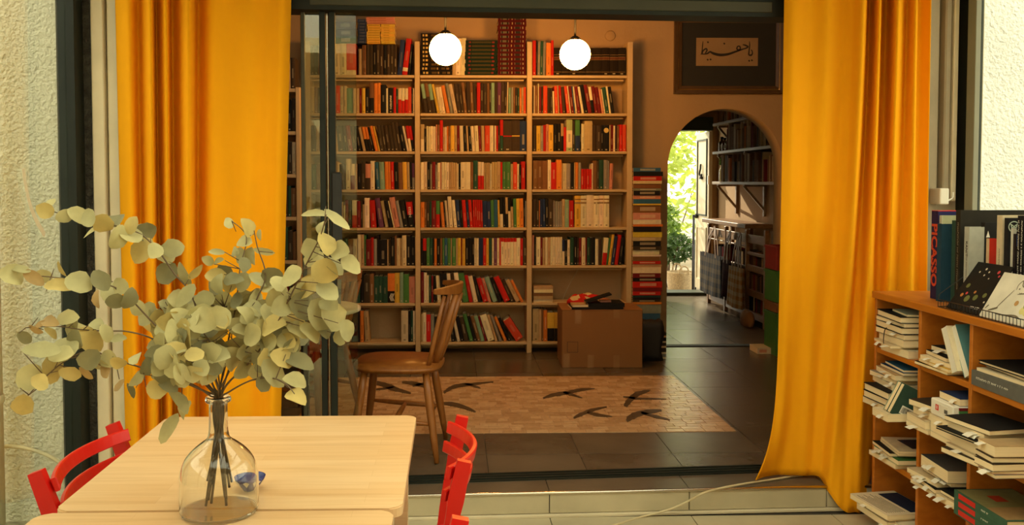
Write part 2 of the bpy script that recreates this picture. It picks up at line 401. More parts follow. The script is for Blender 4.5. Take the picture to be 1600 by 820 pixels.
# ---- passage behind the arch
struct('wall_passage_right', bx(3.05, 3.2, 7.13, 10.3, 0, 2.9), M['plaster'])
struct('wall_passage_left', bx(.65, .8, 7.13, 10.3, 0, 2.9), M['low_bounce_wall'])
struct('ceiling_passage', bx(.65, 3.2, 7.1, 10.3, 2.8, 2.9), M['low_bounce_wall'])
DX0, DX1, DZ1 = 2.15, 2.985, 2.06
bm = bmesh.new(); box(bm, .65, DX0, 10.15, 10.3, 0, 2.9); box(bm, DX1, 3.2, 10.15, 10.3, 0, 2.9); box(bm, DX0, DX1, 10.15, 10.3, DZ1, 2.9)
struct('wall_passage_end', bm, M['plaster'])
bm = bmesh.new(); box(bm, DX0, DX1, 10.10, 10.32, DZ1 - .02, DZ1 + .13)
struct('trim_5', bm, M['dkgreen'])                                   # dark green door head
struct('trim_6', bx(DX0, DX1, 10.08, 10.36, UP - .02, UP + .035), M['dkgreen'])
# door leaf opened outwards, hinged at the right jamb, seen at a slant
dl = struct('door_1', bx(2.945, 2.985, 10.12, 10.66, UP + .03, DZ1 - .03, .003), M['doorpaint'])
def panel_frame(z0, z1, y0, y1, t=.018):
    bm = bmesh.new()
    for a, b, c, d in ((y0, y1, z0, z0 + t), (y0, y1, z1 - t, z1), (y0, y0 + t, z0 + t, z1 - t), (y1 - t, y1, z0 + t, z1 - t)): box(bm, 2.933, 2.946, a, b, c, d)
    return bm
obj('door_panel_moulding', panel_frame(1.05, 1.95, 10.19, 10.59), M['dkgreen'], dl)
obj('door_panel_moulding', panel_frame(.28, .92, 10.19, 10.59), M['doorpaint'], dl)
bm = bmesh.new(); lathe(bm, [(0, 0), (.026, .004), (.032, .02), (.022, .036), (.010, .040), (.010, .055)], 16, Matrix.Translation((2.945, 10.56, 1.04)) @ Matrix.Rotation(-PI / 2, 4, 'Y') @ Matrix.Translation((0, 0, -.0)))
obj('door_knob', bm, M['black'], dl, True)
bm = bmesh.new()   # iron knocker
tube(bm, smoothpts([(2.928, 10.40, 1.66), (2.924, 10.40, 1.60), (2.922, 10.43, 1.54), (2.922, 10.37, 1.50), (2.922, 10.34, 1.54)], 4), [.012] * 17, 6); box(bm, 2.92, 2.945, 10.36, 10.44, 1.48, 1.51)
obj('door_knocker', bm, M['black'], dl)
bm = bmesh.new(); box(bm, 2.93, 2.95, 10.105, 10.125, 1.42, 1.52); obj('door_hinge', bm, M['steel'], dl)

# ---- wall carrying the glazed opening (porch side)
bm = bmesh.new()
box(bm, -1.50, -1.06, 0, .16, 0, 2.6, 0, WM); box(bm, 1.80, 2.40, 0, .16, -.1, 2.6, 0, WM); box(bm, -1.5, 2.4, 0, .16, 2.262, 2.75, 0, WM)
struct('wall_opening', bm, M['white_plaster'])
head = bmesh.new()
box(head, -1.06, 1.80, -.015, .12, 2.168, 2.262, 0, WM)
hd = struct('door_head', head, M['dark_frame'])
obj('track_cover', bx(-.60, 1.40, -.022, -.012, 2.186, 2.233, .003, M4=WM), M['green_rail'], hd)
obj('track_cover', bx(-1.0, 1.79, -.03, -.012, 2.243, 2.263, .003, M4=WM), M['dark_frame'], hd)
obj('track_bolt', bx(1.55, 1.59, -.025, -.012, 2.237, 2.241, M4=WM), M['steel'], hd)
# plaster strips, dark mortar joint and trunking at both ends of the opening
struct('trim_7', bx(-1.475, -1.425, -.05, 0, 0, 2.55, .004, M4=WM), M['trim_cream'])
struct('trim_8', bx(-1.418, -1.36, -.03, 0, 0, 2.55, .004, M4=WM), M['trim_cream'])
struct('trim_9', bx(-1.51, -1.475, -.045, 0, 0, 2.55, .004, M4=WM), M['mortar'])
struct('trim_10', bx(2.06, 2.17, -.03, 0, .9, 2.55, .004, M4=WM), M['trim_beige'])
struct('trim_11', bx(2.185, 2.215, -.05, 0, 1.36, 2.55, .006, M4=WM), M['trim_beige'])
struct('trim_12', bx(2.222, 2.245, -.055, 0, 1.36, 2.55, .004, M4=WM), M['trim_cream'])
# ---- stucco house wall outside, continuing on both sides, whitened on the right to imitate glare
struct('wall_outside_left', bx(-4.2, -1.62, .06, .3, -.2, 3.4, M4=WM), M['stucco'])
struct('wall_outside_right', bx(2.42, 5.5, .06, .3, -.2, 3.4, M4=WM), M['white_glare_stucco'])
struct('wall_neighbour', bx(-3.6, -3.4, -6, 3.6, -.2, 2.1), M['stucco'])  # added unseen wall, blocks sky from the left stucco
# ---- porch: glazed sides, roof
XL, XR = -1.535, 2.30
def window(name, X, ys, z0, z1, t=.03, wdt=.06):
    """row of glazed bays in the plane x=X"""
    fr = bmesh.new()
    for y in ys: box(fr, X - t, X + t, y - wdt / 2, y + wdt / 2, z0, z1)
    for z in (z0, z1 - wdt): 
        for a, b in zip(ys, ys[1:]): box(fr, X - t, X + t, a + wdt / 2, b - wdt / 2, z, z + wdt)
    o = struct(name, fr, M['dark_frame'])
    for a, b in zip(ys, ys[1:]): obj('pane', bx(X - .003, X + .003, a + wdt / 2, b - wdt / 2, z0 + wdt, z1 - wdt), M['pane'], o)
    return o
window('window_1', XL, [-.5, .9, 2.25, 3.61], -.14, 2.5, .035, .11)
window('window_2', XR, [-.5, .9, 2.25, 3.90], .92, 2.5, .03, .085)
struct('trim_13', bx(2.262, 2.285, 3.80, 3.862, .92, 2.5, .002), M['frame_face'])
struct('wall_porch_light_stop', bx(-1.62, 2.36, -.7, -.6, -.1, 2.6), M['white_plaster'])  # added behind the camera to keep daylight out of the book room
struct('wall_porch_right', bx(2.27, 2.34, -.5, 3.9, -.1, .92), M['white_plaster'])
bm = bmesh.new()                                                    # porch ceiling with an opening for a roof light added to brighten the porch
box(bm, -1.62, 2.36, 2.75, 3.95, 2.5, 2.62); box(bm, -1.62, 2.36, -.6, .3, 2.5, 2.62); box(bm, -1.62, -1.1, .3, 2.75, 2.5, 2.62); box(bm, 1.9, 2.36, .3, 2.75, 2.5, 2.62)
struct('ceiling_porch', bm, M['white_plaster'])
rl = bmesh.new()
for x in (-1.1, -.1, .9, 1.86): box(rl, x, x + .04, .3, 2.75, 2.53, 2.60)
rl = struct('added_roof_light', rl, M['dark_frame'])  # added glazing out of view, lets extra daylight down into the porch
for a, b in ((-1.06, -.1), (-.06, .9), (.94, 1.86)): obj('pane', bx(a, b, .3, 2.75, 2.56, 2.566), M['pane'], rl)
struct('ground', bx(-9, 12, -8, 3.9, -.22, -.151), mat('garden_paving', (.34, .31, .25), .9, .2, 8, .2))
struct('ground_strip', bx(-3.4, -1.63, -6, 3.75, -.15, .015), mat('mossy_paving', (.24, .21, .13), .9, .4, 14, .4))
struct('ground_garden', bx(-4, 9, 10.3, 20, -.1, .06), mat('garden_soil', (.30, .25, .17), .95, .3, 8, .2))
# vertical drain pipe on the stucco and a torn strip of tape on the pane
bm = bmesh.new(); tube(bm, [(-1.862, 3.60, -.1), (-1.862, 3.60, 3.2)], .028, 12)
for z in (.55, 1.35): lathe(bm, [(.031, z), (.034, z + .005), (.034, z + .03), (.031, z + .035)], 12, Matrix.Translation((-1.862, 3.60, 0)))
tag(obj('drain_pipe', bm, M['white_plaster']), 'pale drain pipe running up the rough stucco wall outside', 'pipe')
bm = bmesh.new()
P = [at_x(x, y, XL + .006) for x, y in ((36, 263), (40, 290), (47, 320), (57, 345), (70, 367))]
bar(bm, smoothpts(P, 4), (0, 1, 0), .022, .001)
tag(obj('tape_strip', bm, mat('clear_tape', (.75, .72, .55), .3, .05)), 'curled strip of clear tape stuck on the glass by the stucco wall', 'tape')
bm = bmesh.new()
P = [at_y(x, y, 3.66) for x, y in ((-40, 700), (0, 697), (40, 700), (80, 714), (110, 738), (122, 762), (125, 800))]
P.append(P[-1] + Vector((0, 0, -.12)))
tube(bm, smoothpts([p + Vector((-.0, -.0, 0)) for p in P], 5), .008, 8)
tag(obj('garden_hose', bm, M['cable'], smooth=True), 'pale yellow hose arching in front of the stucco wall', 'hose')

# ================================================================== CURTAINS
def interp(K, t):
    """monotone-ish smooth interpolation of control rows K at t in 0..len-1"""
    i = min(int(t), len(K) - 2); u = t - i; u = u * u * (3 - 2 * u) if False else u
    p0, p1, p2, p3 = K[max(i - 1, 0)], K[i], K[i + 1], K[min(i + 2, len(K) - 1)]
    return [0.5 * ((2 * b) + (c - a) * u + (2 * a - 5 * b + 4 * c - d) * u * u + (3 * b - a - 3 * c + d) * u ** 3) for a, b, c, d in zip(p0, p1, p2, p3)]
def s_of(px, n): return (px - 708) / F * (3.79 - n) / (1 - .07 * (px - 708) / F)
def curtain(name, label, top, bot, ease, sub=7, rows=44, ztop=2.52, ripple=0.004):
    """top, bot: lists of (px, n[, z]); the cloth hangs between them"""
    bm = bmesh.new(); n = (len(top) - 1) * sub + 1; G = []
    for j in range(rows + 1):
        v = j / rows; row = []
        for i in range(n):
            t = i / sub
            a = interp(top, t); b = interp(bot, t)
            e = ease(v, t / (len(top) - 1))
            px = a[0] + (b[0] - a[0]) * e; nn = a[1] + (b[1] - a[1]) * e
            z = ztop + (b[2] - ztop) * v
            nn += ripple * math.sin(t * 2.1 + v * 6.0) * v + ripple * .6 * math.sin(t * 5.3 - v * 11) * v
            p = W(s_of(px, nn), nn, z); row.append(bm.verts.new(p))
        G.append(row)
    for A, B in zip(G, G[1:]):
        for i in range(n - 1): bm.faces.new((A[i], B[i], B[i + 1], A[i + 1]))
    o = obj(name, bm, M['velvet'], smooth=True)
    m = o.modifiers.new('thickness', 'SOLIDIFY'); m.thickness = 0.004; m.offset = 0
    return tag(o, label, 'curtain')
LT = [(186, .08), (205, .15), (222, .08), (238, .17), (250, .05), (262, .17), (276, .04), (297, .19), (316, .045), (332, .125), (362, .118), (395, .124), (425, .105), (446, .128), (460, .08)]
LB = [(192, .08), (206, .16), (220, .07), (234, .19), (248, .05), (258, .18), (269, .04), (286, .20), (303, .045), (318, .14), (346, .118), (374, .135), (398, .10), (416, .135), (430, .075)]
curtain('curtain', 'mustard velvet curtain hanging beside the rough stucco wall and glass door', LT, [(a, b, UP + .02) for a, b in LB], lambda v, t: v)
RT = [(1225, .075), (1242, .10), (1268, .075), (1295, .105), (1318, .085), (1334, .115), (1350, .165), (1359, .035), (1366, .05), (1374, .165), (1382, .03), (1392, .035), (1402, .18), (1418, .10), (1431, .175), (1437, .075), (1456, .12)]
RB = [(1186, .17, .170), (1206, .09, .159), (1230, .085, .159), (1256, .10, .159), (1275, .10, .159), (1290, .13, .159), (1303, .20, .120), (1316, .22, .075), (1330, .235, .042), (1345, .235, .040), (1358, .215, .045), (1372, .16, .159), (1386, .10, .159), (1404, .15, .159), (1432, .15, .159), (1442, .10, .159), (1462, .12, .159)]
def rease(v, t):
    k = min(1, t / .22); k = k * k * (3 - 2 * k)
    return (1 - k) * (.07 * v + .13 * v ** 6 + .80 * v ** 18) + k * v ** 2
curtain('curtain', 'mustard velvet curtain trailing over the step beside the orange bookcase', RT, RB, rease, sub=8, rows=72)

# ================================================================== GLASS DOOR PANELS
t = thing('folding_glass_door', 'dark framed glass door panel folded beside the mustard curtain', 'door', (0, 0, 0))
def dbox(x0, x1, y0, y1, z0, z1, n, m, par, bev=.002):
    a, b = s_of(x0, -n), s_of(x1, -n)
    return obj(m[0], bx(a, b, y0, y1, z0, z1, bev, M4=WM), m[1], par)
dbox(474, 480, .03, .07, UP + .014, 2.166, .05, ('frame_stile', M['green_rail']), t)
dbox(503, 512, .02, .075, UP + .014, 2.166, .05, ('frame_stile', M['dark_frame']), t)
dbox(517, 527, .02, .075, UP + .014, 2.166, .05, ('frame_stile', M['dark_frame']), t)
dbox(513.5, 516, .04, .06, UP + .014, 2.166, .05, ('brush_seal', M['steel']), t)
dbox(474, 527, .03, .07, UP + .014, UP + .06, .05, ('bottom_rail', M['dark_frame']), t)
a, b = s_of(480, -.05), s_of(503, -.05)
obj('pane', bx(a, b, .046, .052, UP + .06, 2.166, M4=WM), glass_thin('door_glass_folded', (.80, .86, .74), .12), t)
a, b = s_of(527, -.05), s_of(559, -.05)
gp = obj('pane', bx(a, b, .046, .054, UP + .014, 2.166, M4=WM), glass_thin('door_glass', (.84, .88, .78), .02), t)
dbox(519, 535, .012, .046, 1.19, 1.49, .03, ('pull_handle', M['black']), t, .006)

# ================================================================== PENDANT LAMPS
for px, py, Y, lab in ((696, 77, 5.6, 'white glass globe lamp hanging before the black and gilt volumes'), (898.5, 85, 5.82, 'white glass globe lamp hanging before the dark brown leather volumes')):
    c = at_y(px, py, Y); R_ = .101
    t = thing('pendant_lamp', lab, 'lamp', c, group='globe pendant lamps')
    bm = bmesh.new(); bmesh.ops.create_uvsphere(bm, u_segments=40, v_segments=24, radius=R_)
    obj('globe', bm, M['globe'], t, True)
    bm = bmesh.new(); lathe(bm, [(0, R_ + .018), (.018, R_ + .017), (.034, R_ + .004), (.044, R_ - .010), (.042, R_ - .012), (0, R_ - .004)], 24)
    obj('cap', bm, M['black'], t, True)
    bm = bmesh.new(); tube(bm, [(0, 0, R_ + .01), (0, 0, 2.93 - c.z)], .0075, 8); obj('rod', bm, M['black'], t, True)
    bm = bmesh.new(); lathe(bm, [(0, 2.92 - c.z), (.05, 2.925 - c.z), (.05, 2.95 - c.z), (0, 2.95 - c.z)], 20); obj('ceiling_rose', bm, M['framewood'], t, True)

# ================================================================== CALLIGRAPHY PICTURE
def at_b(px, py, off=0.0): return at_y(px, py, BACK - off)
A, B = at_b(1053, 24), at_b(1222, 147)
cx, cz = (A.x + B.x) / 2, (A.z + B.z) / 2
t = thing('framed_calligraphy', 'dark framed calligraphy panel hung above the archway', 'picture', (cx, BACK, cz))
hw, hh = (B.x - A.x) / 2, (A.z - B.z) / 2
def ring(hw0, hh0, hw1, hh1, y0, y1):
    bm = bmesh.new()
    O_ = [(-hw0, -hh0), (hw0, -hh0), (hw0, hh0), (-hw0, hh0)]; I_ = [(-hw1, -hh1), (hw1, -hh1), (hw1, hh1), (-hw1, hh1)]
    vo = [bm.verts.new((x, y1, z)) for x, z in O_]; vi = [bm.verts.new((x, y0, z)) for x, z in O_]; wo = [bm.verts.new((x, y1, z)) for x, z in I_]; wi = [bm.verts.new((x, y0 + .006, z)) for x, z in I_]
    for k in range(4):
        q = (k + 1) % 4
        bm.faces.new((vo[k], vo[q], vi[q], vi[k])); bm.faces.new((vi[k], vi[q], wi[q], wi[k])); bm.faces.new((wi[k], wi[q], wo[q], wo[k])); bm.faces.new((wo[k], wo[q], vo[q], vo[k]))
    bmesh.ops.recalc_face_normals(bm, faces=bm.faces[:]); return bm
obj('frame', ring(hw, hh, hw - .030, hh - .030, -.035, -.001), M['framewood'], t)
obj('gilt_slip', ring(hw - .030, hh - .030, hw - .038, hh - .038, -.026, -.002), M['gold'], t)
obj('frame_inner', ring(hw - .038, hh - .038, hw - .060, hh - .060, -.030, -.002), M['framewood'], t)
obj('mount', bx(-hw + .058, hw - .058, -.014, -.004, -hh + .058, hh - .058), M['mount'], t)
pa, pb = at_b(1088, 59, .016), at_b(1184, 103, .016)
lx = lambda p: (p.x - cx, p.z - cz)
(x0, z1), (x1, z0) = lx(pa), lx(pb)
obj('sheet', bx(x0, x1, -.0165, -.014, z0, z1), M['artpaper'], t)
bm = bmesh.new()
def stroke(P, wd, ny=-.0172):
    P = smoothpts([Vector((*lx(at_b(1030 + x / 5.124, y / 5.125, .0165)), 0)) for x, y in P], 5); n = len(P); L_, R2 = [], []
    wd = [v * 1.35 / 5.124 * BACK / F / 2 for v in wd]
    for i, p in enumerate(P):
        tg = (P[min(i + 1, n - 1)] - P[max(i - 1, 0)]).normalized(); nn = Vector((-tg.y, tg.x, 0))
        u = i / (n - 1) * (len(wd) - 1); k = min(int(u), len(wd) - 2); ww = wd[k] + (wd[k + 1] - wd[k]) * (u - k)
        L_.append(bm.verts.new((p.x + nn.x * ww, ny, p.y + nn.y * ww))); R2.append(bm.verts.new((p.x - nn.x * ww, ny, p.y - nn.y * ww)))
    for i in range(n - 1): bm.faces.new((L_[i], L_[i + 1], R2[i + 1], R2[i]))
def dot(x, y, r=9):
    a = [Vector((*lx(at_b(1030 + (x + dx * r) / 5.124, (y + dy * r) / 5.125, .0165)), 0)) for dx, dy in ((-1, -.2), (.1, -1), (1, .2), (-.1, 1))]
    bm.faces.new([bm.verts.new((p.x, -.0172, p.y)) for p in a])
stroke([(722, 330), (724, 360), (720, 400), (716, 440)], [3, 7, 7, 9])                      # alif of 'ya'
stroke([(716, 440), (735, 442), (746, 428), (742, 405), (733, 400)], [9, 10, 7, 6, 3])
stroke([(668, 358), (688, 362), (710, 374), (694, 386), (668, 394), (640, 402)], [4, 9, 10, 8, 8, 9])
stroke([(640, 402), (622, 392), (628, 372), (645, 372), (648, 392), (630, 408)], [8, 8, 7, 8, 7, 9])
stroke([(655, 398), (610, 414), (550, 434), (490, 440), (440, 430), (404, 412)], [8, 11, 14, 16, 15, 9])
stroke([(404, 412), (392, 425), (372, 432), (330, 434)], [9, 10, 8, 3])
stroke([(345, 430), (352, 405), (375, 390), (382, 405), (368, 426)], [5, 8, 9, 8, 7])
stroke([(350, 330), (347, 360), (344, 400), (340, 430)], [3, 6, 6, 7])
for x, y in ((390, 338), (521, 349), (388, 478), (411, 476), (720, 487), (742, 483)): dot(x, y)
bmesh.ops.recalc_face_normals(bm, faces=bm.faces[:])
o = obj('calligraphy', bm, M['ink'], t)
# round junction-box cover on the wall
c = at_b(953.5, 56)
bm = bmesh.new(); lathe(bm, [(0, .012), (.034, .012), (.040, .008), (.041, 0), (0, 0)], 28, Matrix.Translation((c.x, BACK, c.z)) @ Matrix.Rotation(PI / 2, 4, 'X'))
tag(obj('junction_cover', bm, M['plaster'], smooth=True), 'small round cover plate painted like the wall above the bookcase', 'cover plate')

# ================================================================== PORCH TABLES
def table(label, X0, X1, Y0, Y1, zt=.74):
    t = thing('dining_table', label, 'table', ((X0 + X1) / 2, (Y0 + Y1) / 2, LOW), group='pale wooden tables')
    hx, hy, h = (X1 - X0) / 2, (Y1 - Y0) / 2, zt - LOW
    bm = bmesh.new(); prism(bm, rounded(-hx, hx, -hy, hy, .028, 5), h - .022, h)
    bmesh.ops.bevel(bm, geom=[e for e in bm.edges if all(abs(v.co.z - h) < 1e-5 for v in e.verts)], offset=.003, segments=2, affect='EDGES')
    obj('tabletop', bm, M['table'], t)
    bm = bmesh.new(); i = .05
    for a, b, c, d in ((-hx + i, hx - i, -hy + i, -hy + i + .02), (-hx + i, hx - i, hy - i - .02, hy - i), (-hx + i, -hx + i + .02, -hy + i + .02, hy - i - .02), (hx - i - .02, hx - i, -hy + i + .02, hy - i - .02)): box(bm, a, b, c, d, h - .09, h - .022)
    obj('apron', bm, M['table_edge'], t)
    for sx in (-1, 1):
        for sy in (-1, 1):
            lg = bmesh.new(); bar(lg, [(sx * (hx - .045), sy * (hy - .045), 0), (sx * (hx - .045), sy * (hy - .045), h - .0225)], (1, 0, 0), [.032, .045], .045)
            obj('leg', lg, M['table_edge'], t)
    return t
table('pale beech table farther from the camera, next to the curtain', -.862, -.112, 1.892, 2.655)
table('pale beech table nearer the camera, only its far edge showing', -.885, -.128, 1.115, 1.880)

# ================================================================== RED FOLDING CHAIRS
def red_chair(lean, bulge=.075):
    t = thing('folding_chair', '', 'chair')
    def X(z): return (.735 - z) * lean
    for s in (-1, 1):
        y = s * .205
        lg = bmesh.new()
        P = [(X(.735), y, .735), (X(.6), y, .60), (X(.42) - .01, y, .42), (X(.2), y, .20), (X(0), y, 0)]
        bar(lg, smoothpts(P, 4), (0, 1, 0), [.022] * 17, [.034, .036, .038, .040] * 4 + [.032])
        obj('back_post', lg, M['red'], t)
        lg = bmesh.new(); bar(lg, [(.36, s * .175, .405), (.14, s * .175, .2), (-.075, s * .175, 0)], (0, 1, 0), .022, .032)
        obj('leg', lg, M['red'], t)
    for z, hgt in ((.704, .034), (.648, .032)):
        bm = bmesh.new(); P = []
        for k in range(15):
            u = -1 + 2 * k / 14
            P.append((X(z) + .034 - bulge * (1 - u * u), u * .205, z))
        bar(bm, P, (lean, 0, -1), hgt, .014)
        bmesh.ops.bevel(bm, geom=[e for e in bm.edges if e.calc_length() > .02], offset=.003, segments=1, affect='EDGES')
        obj('back_slat', bm, M['red'], t)
    for k in range(5):
        x = .11 + k * .068
        obj('seat_slat', bx(x, x + .058, -.19, .19, .405, .422, .004), M['red'], t)
    for s in (-1, 1): obj('seat_rail', bx(.09, .45, s * .14 - .011, s * .14 + .011, .38, .405, .003), M['red'], t)
    bm = bmesh.new(); tube(bm, [(.135, -.19, .2), (.135, .19, .2)], .009, 8); obj('cross_bar', bm, M['red'], t)
    return t
def dup(o, parent=None):
    c = o.copy(); COL.objects.link(c); c.parent = parent
    for ch in [q for q in list(D.objects) if q.parent == o]: dup(ch, c)
    return c
rc = red_chair(.36, .050); rc.location = (-.967, 2.27, LOW); rc.rotation_euler = (0, 0, -.05)
rc['label'] = 'red folding chair beside the stucco wall side of the table'; rc['group'] = 'red folding chairs'
r2 = red_chair(.21, .068); r2['group'] = rc['group']; r2.location = (.026, 2.325, LOW); r2.rotation_euler = (0, 0, PI + .0); r2['label'] = 'red folding chair on the step side, farther one, back seen edge-on'
r3 = dup(r2); r3.location = (.020, 1.55, LOW); r3.rotation_euler = (0, 0, PI + .03); r3['label'] = 'red folding chair at the nearer table, only its top tip showing'

# ================================================================== WINDSOR CHAIRS
def windsor():
    t = thing('wooden_chair', '', 'chair')
    bm = bmesh.new(); zs = .445
    P = []
    for k in range(28):
        a = 2 * PI * k / 28; cx_, sy_ = math.cos(a), math.sin(a)
        P.append((math.copysign(abs(cx_) ** .62, cx_) * .215, math.copysign(abs(sy_) ** .62, sy_) * .205))
    prism(bm, P, zs - .030, zs)
    bmesh.ops.inset_individual(bm, faces=[f for f in bm.faces if f.normal.z > .9 and f.calc_center_median().z > zs - .005], thickness=.05, depth=-.010)
    bmesh.ops.bevel(bm, geom=[e for e in bm.edges if all(abs((v.co.x / .215)) ** 3 + abs(v.co.y / .205) ** 3 > .85 for v in e.verts) and abs(e.verts[0].co.z - e.verts[1].co.z) < 1e-4], offset=.007, segments=2, affect='EDGES')
    obj('seat', bm, M['chairwood'], t, True)
    foot = {}
    for sx in (-1, 1):
        for sy in (-1, 1):
            a, b = Vector((sx * .145, sy * .135, zs - .028)), Vector((sx * .205, sy * .20, 0)); foot[sx, sy] = (a, b)
            lg = bmesh.new(); tube(lg, [a.lerp(b, u) for u in (0, .25, .5, .75, 1)], [.016, .0195, .020, .017, .0115], 12)
            obj('leg', lg, M['chairwood'], t)
    def pt(k, u): return foot[k][0].lerp(foot[k][1], u)
    for sy in (-1, 1):
        bm = bmesh.new(); a, b = pt((-1, sy), .52), pt((1, sy), .58); tube(bm, [a.lerp(b, u) for u in (0, .25, .5, .75, 1)], [.008, .012, .014, .012, .008], 10); obj('stretcher', bm, M['chairwood'], t)
    bm = bmesh.new(); a, b = (pt((-1, -1), .52) + pt((1, -1), .58)) / 2, (pt((-1, 1), .52) + pt((1, 1), .58)) / 2
    tube(bm, [a.lerp(b, u) for u in (0, .25, .5, .75, 1)], [.008, .012, .014, .012, .008], 10); obj('stretcher', bm, M['chairwood'], t)
    # back: five spindles and a deep bent crest rail
    crest = [(.300 - .105 * abs(u) ** 2.0, u * .200, .800) for u in [-1 + 2 * k / 16 for k in range(17)]]
    for k, u in enumerate((-.78, -.40, 0, .40, .78)):
        top = Vector((.300 - .105 * u * u, u * .195, .775)); bot = Vector((.190 - .055 * u * u, u * .165, zs - .01))
        bm = bmesh.new(); tube(bm, [bot.lerp(top, q) for q in (0, .3, .6, 1)], [.010, .012, .011, .009] if k in (0, 4) else [.015, .019, .017, .013], 10, flat=((0, 1, 0), 1.0))
        obj('spindle', bm, M['chairwood'], t)
    bm = bmesh.new(); bar(bm, crest, (.12, 0, 1), [.022 + .030 * (1 - (k / 8 - 1) ** 2) for k in range(17)], .020)
    bmesh.ops.bevel(bm, geom=bm.edges[:], offset=.003, segments=1, affect='EDGES')
    obj('crest_rail', bm, M['chairwood'], t)
    return t
wc = windsor(); wc.location = (-.262, 4.28, UP); wc.rotation_euler = (0, 0, -.10)
wc['label'] = 'brown wooden spindle-back chair in front of the bookcase'; wc['group'] = 'brown wooden chairs'
w2 = dup(wc); w2.location = (-.80, 4.86, UP + .004); w2.rotation_euler = (0, 0, -.45); w2['label'] = 'brown wooden chair behind the glass, by the small round table'
# small round table seen through the glass
t = thing('round_table', 'small round pale topped table behind the glass door', 'table', (-.70, 4.16, UP))
bm = bmesh.new(); lathe(bm, [(0, .720), (.255, .720), (.262, .716), (.262, .704), (.255, .700), (0, .700)], 48); obj('table_top', bm, M['white_plaster'], t, False)
bm = bmesh.new(); lathe(bm, [(0, .70), (.05, .70), (.03, .66), (.02, .6), (.02, .1), (.03, .03), (.0, .03)], 20); obj('pedestal', bm, M['black'], t, True)
bm = bmesh.new(); lathe(bm, [(0, .03), (.03, .03), (.20, .012), (.20, 0), (0, 0)], 32); obj('base', bm, M['black'], t, True)
t = thing('menu_stand', 'grey upright card stand on the small round table', 'stand', (-.60, 4.20, UP + .72))
obj('card', bx(-.075, .065, -.004, .004, .008, .125, .001, M4=Matrix.Rotation(-.18, 4, 'X')), mat('grey_card', (.22, .22, .20), .5), t)
obj('foot', bx(-.07, .06, -.025, .03, 0, .012, .003), M['black'], t)

# ================================================================== STONE MOSAIC IN THE FLOOR
t = thing('stone_mosaic', 'tan broken-stone mosaic with dark flying birds set in the tiled floor', 'mosaic', (0, 0, 0))
MX0, MX1, MY0, MY1 = -.866, 1.482, 4.545, 5.885
obj('mortar_bed', bx(MX0, MX1, MY0, MY1, UP - .012, UP + .0006), mat('mosaic_grout', (.40, .25, .135), .9, .2, 60), t)
cells = []; y = MY0 + .002
while y < MY1 - .01:
    h = rnd.uniform(.036, .056); y2 = min(y + h, MY1 - .002)
    if MY1 - y2 < .02: y2 = MY1 - .002
    x = MX0 + .002
    while x < MX1 - .01:
        x2 = min(x + rnd.uniform(.045, .115), MX1 - .002)
        if MX1 - x2 < .03: x2 = MX1 - .002
        cells.append((x, x2, y, y2)); x = x2
    y = y2
def piece(bm, c, mi=0):
    x0, x1, y0, y1 = c; j = lambda: rnd.uniform(-.0035, .0035); e = .0011; zt = UP + .0022 + rnd.uniform(0, .0012)
    q = [(x0 + e + max(0, j()), y0 + e + max(0, j())), (x1 - e - max(0, j()), y0 + e + max(0, j())), (x1 - e - max(0, j()), y1 - e - max(0, j())), (x0 + e + max(0, j()), y1 - e - max(0, j()))]
    b = [bm.verts.new((x, y_, UP)) for x, y_ in q]; tp = [bm.verts.new((x, y_, zt + rnd.uniform(-.0005, .0005))) for x, y_ in q]
    for i in range(4): bm.faces.new((b[i], b[(i + 1) % 4], tp[(i + 1) % 4], tp[i])).material_index = mi
    bm.faces.new(tp).material_index = mi
near = [c for c in cells if c[0] > -.45][:300]; ns = set(near)
for c in near:
    bm = bmesh.new(); piece(bm, c); obj('tile', bm, M['mosaic'][rnd.randrange(4)], t)
bm = bmesh.new()
for c in cells:
    if c not in ns: piece(bm, c, rnd.randrange(4))
obj('far_tiles', bm, M['mosaic'], t, kind='stuff')
def zoomA(P): return [(640 + x / 2.667, 560 + y / 2.667) for x, y in P]
def zoomB(P): return [(530 + x / 4.1, 540 + y / 4.1) for x, y in P]
BIRDS = [[(zoomA([(142, 144), (175, 124), (215, 114), (270, 108), (350, 99)]), 5), (zoomA([(228, 108), (258, 114), (296, 126)]), 3.5)],
         [(zoomA([(556, 168), (600, 154), (650, 146), (710, 133), (771, 128)]), 5), (zoomA([(640, 143), (672, 152), (720, 167)]), 4)],
         [(zoomA([(898, 202), (912, 182), (945, 152), (1000, 135)]), 8), (zoomA([(890, 161), (950, 169), (1070, 171)]), 3)],
         [(zoomA([(683, 250), (715, 235), (760, 218), (822, 203)]), 5), (zoomA([(740, 228), (785, 238), (845, 245)]), 4)],
         [(zoomA([(904, 264), (925, 245), (975, 228), (1050, 219)]), 8), (zoomA([(965, 228), (1015, 242), (1085, 258)]), 4.5)],
         [(zoomB([(225, 238), (290, 255), (370, 285), (460, 308)]), 7), (zoomB([(230, 285), (300, 277), (360, 266)]), 3)],
         [(zoomB([(402, 237), (480, 245), (530, 258), (582, 278)]), 5), (zoomB([(470, 262), (520, 250), (560, 240)]), 3)],
         [(zoomB([(390, 377), (470, 368), (560, 376), (605, 388)]), 4), (zoomB([(592, 372), (604, 390), (600, 425)]), 7)],
         [(zoomA([(128, 190), (175, 192), (230, 206), (276, 225)]), 6)]]
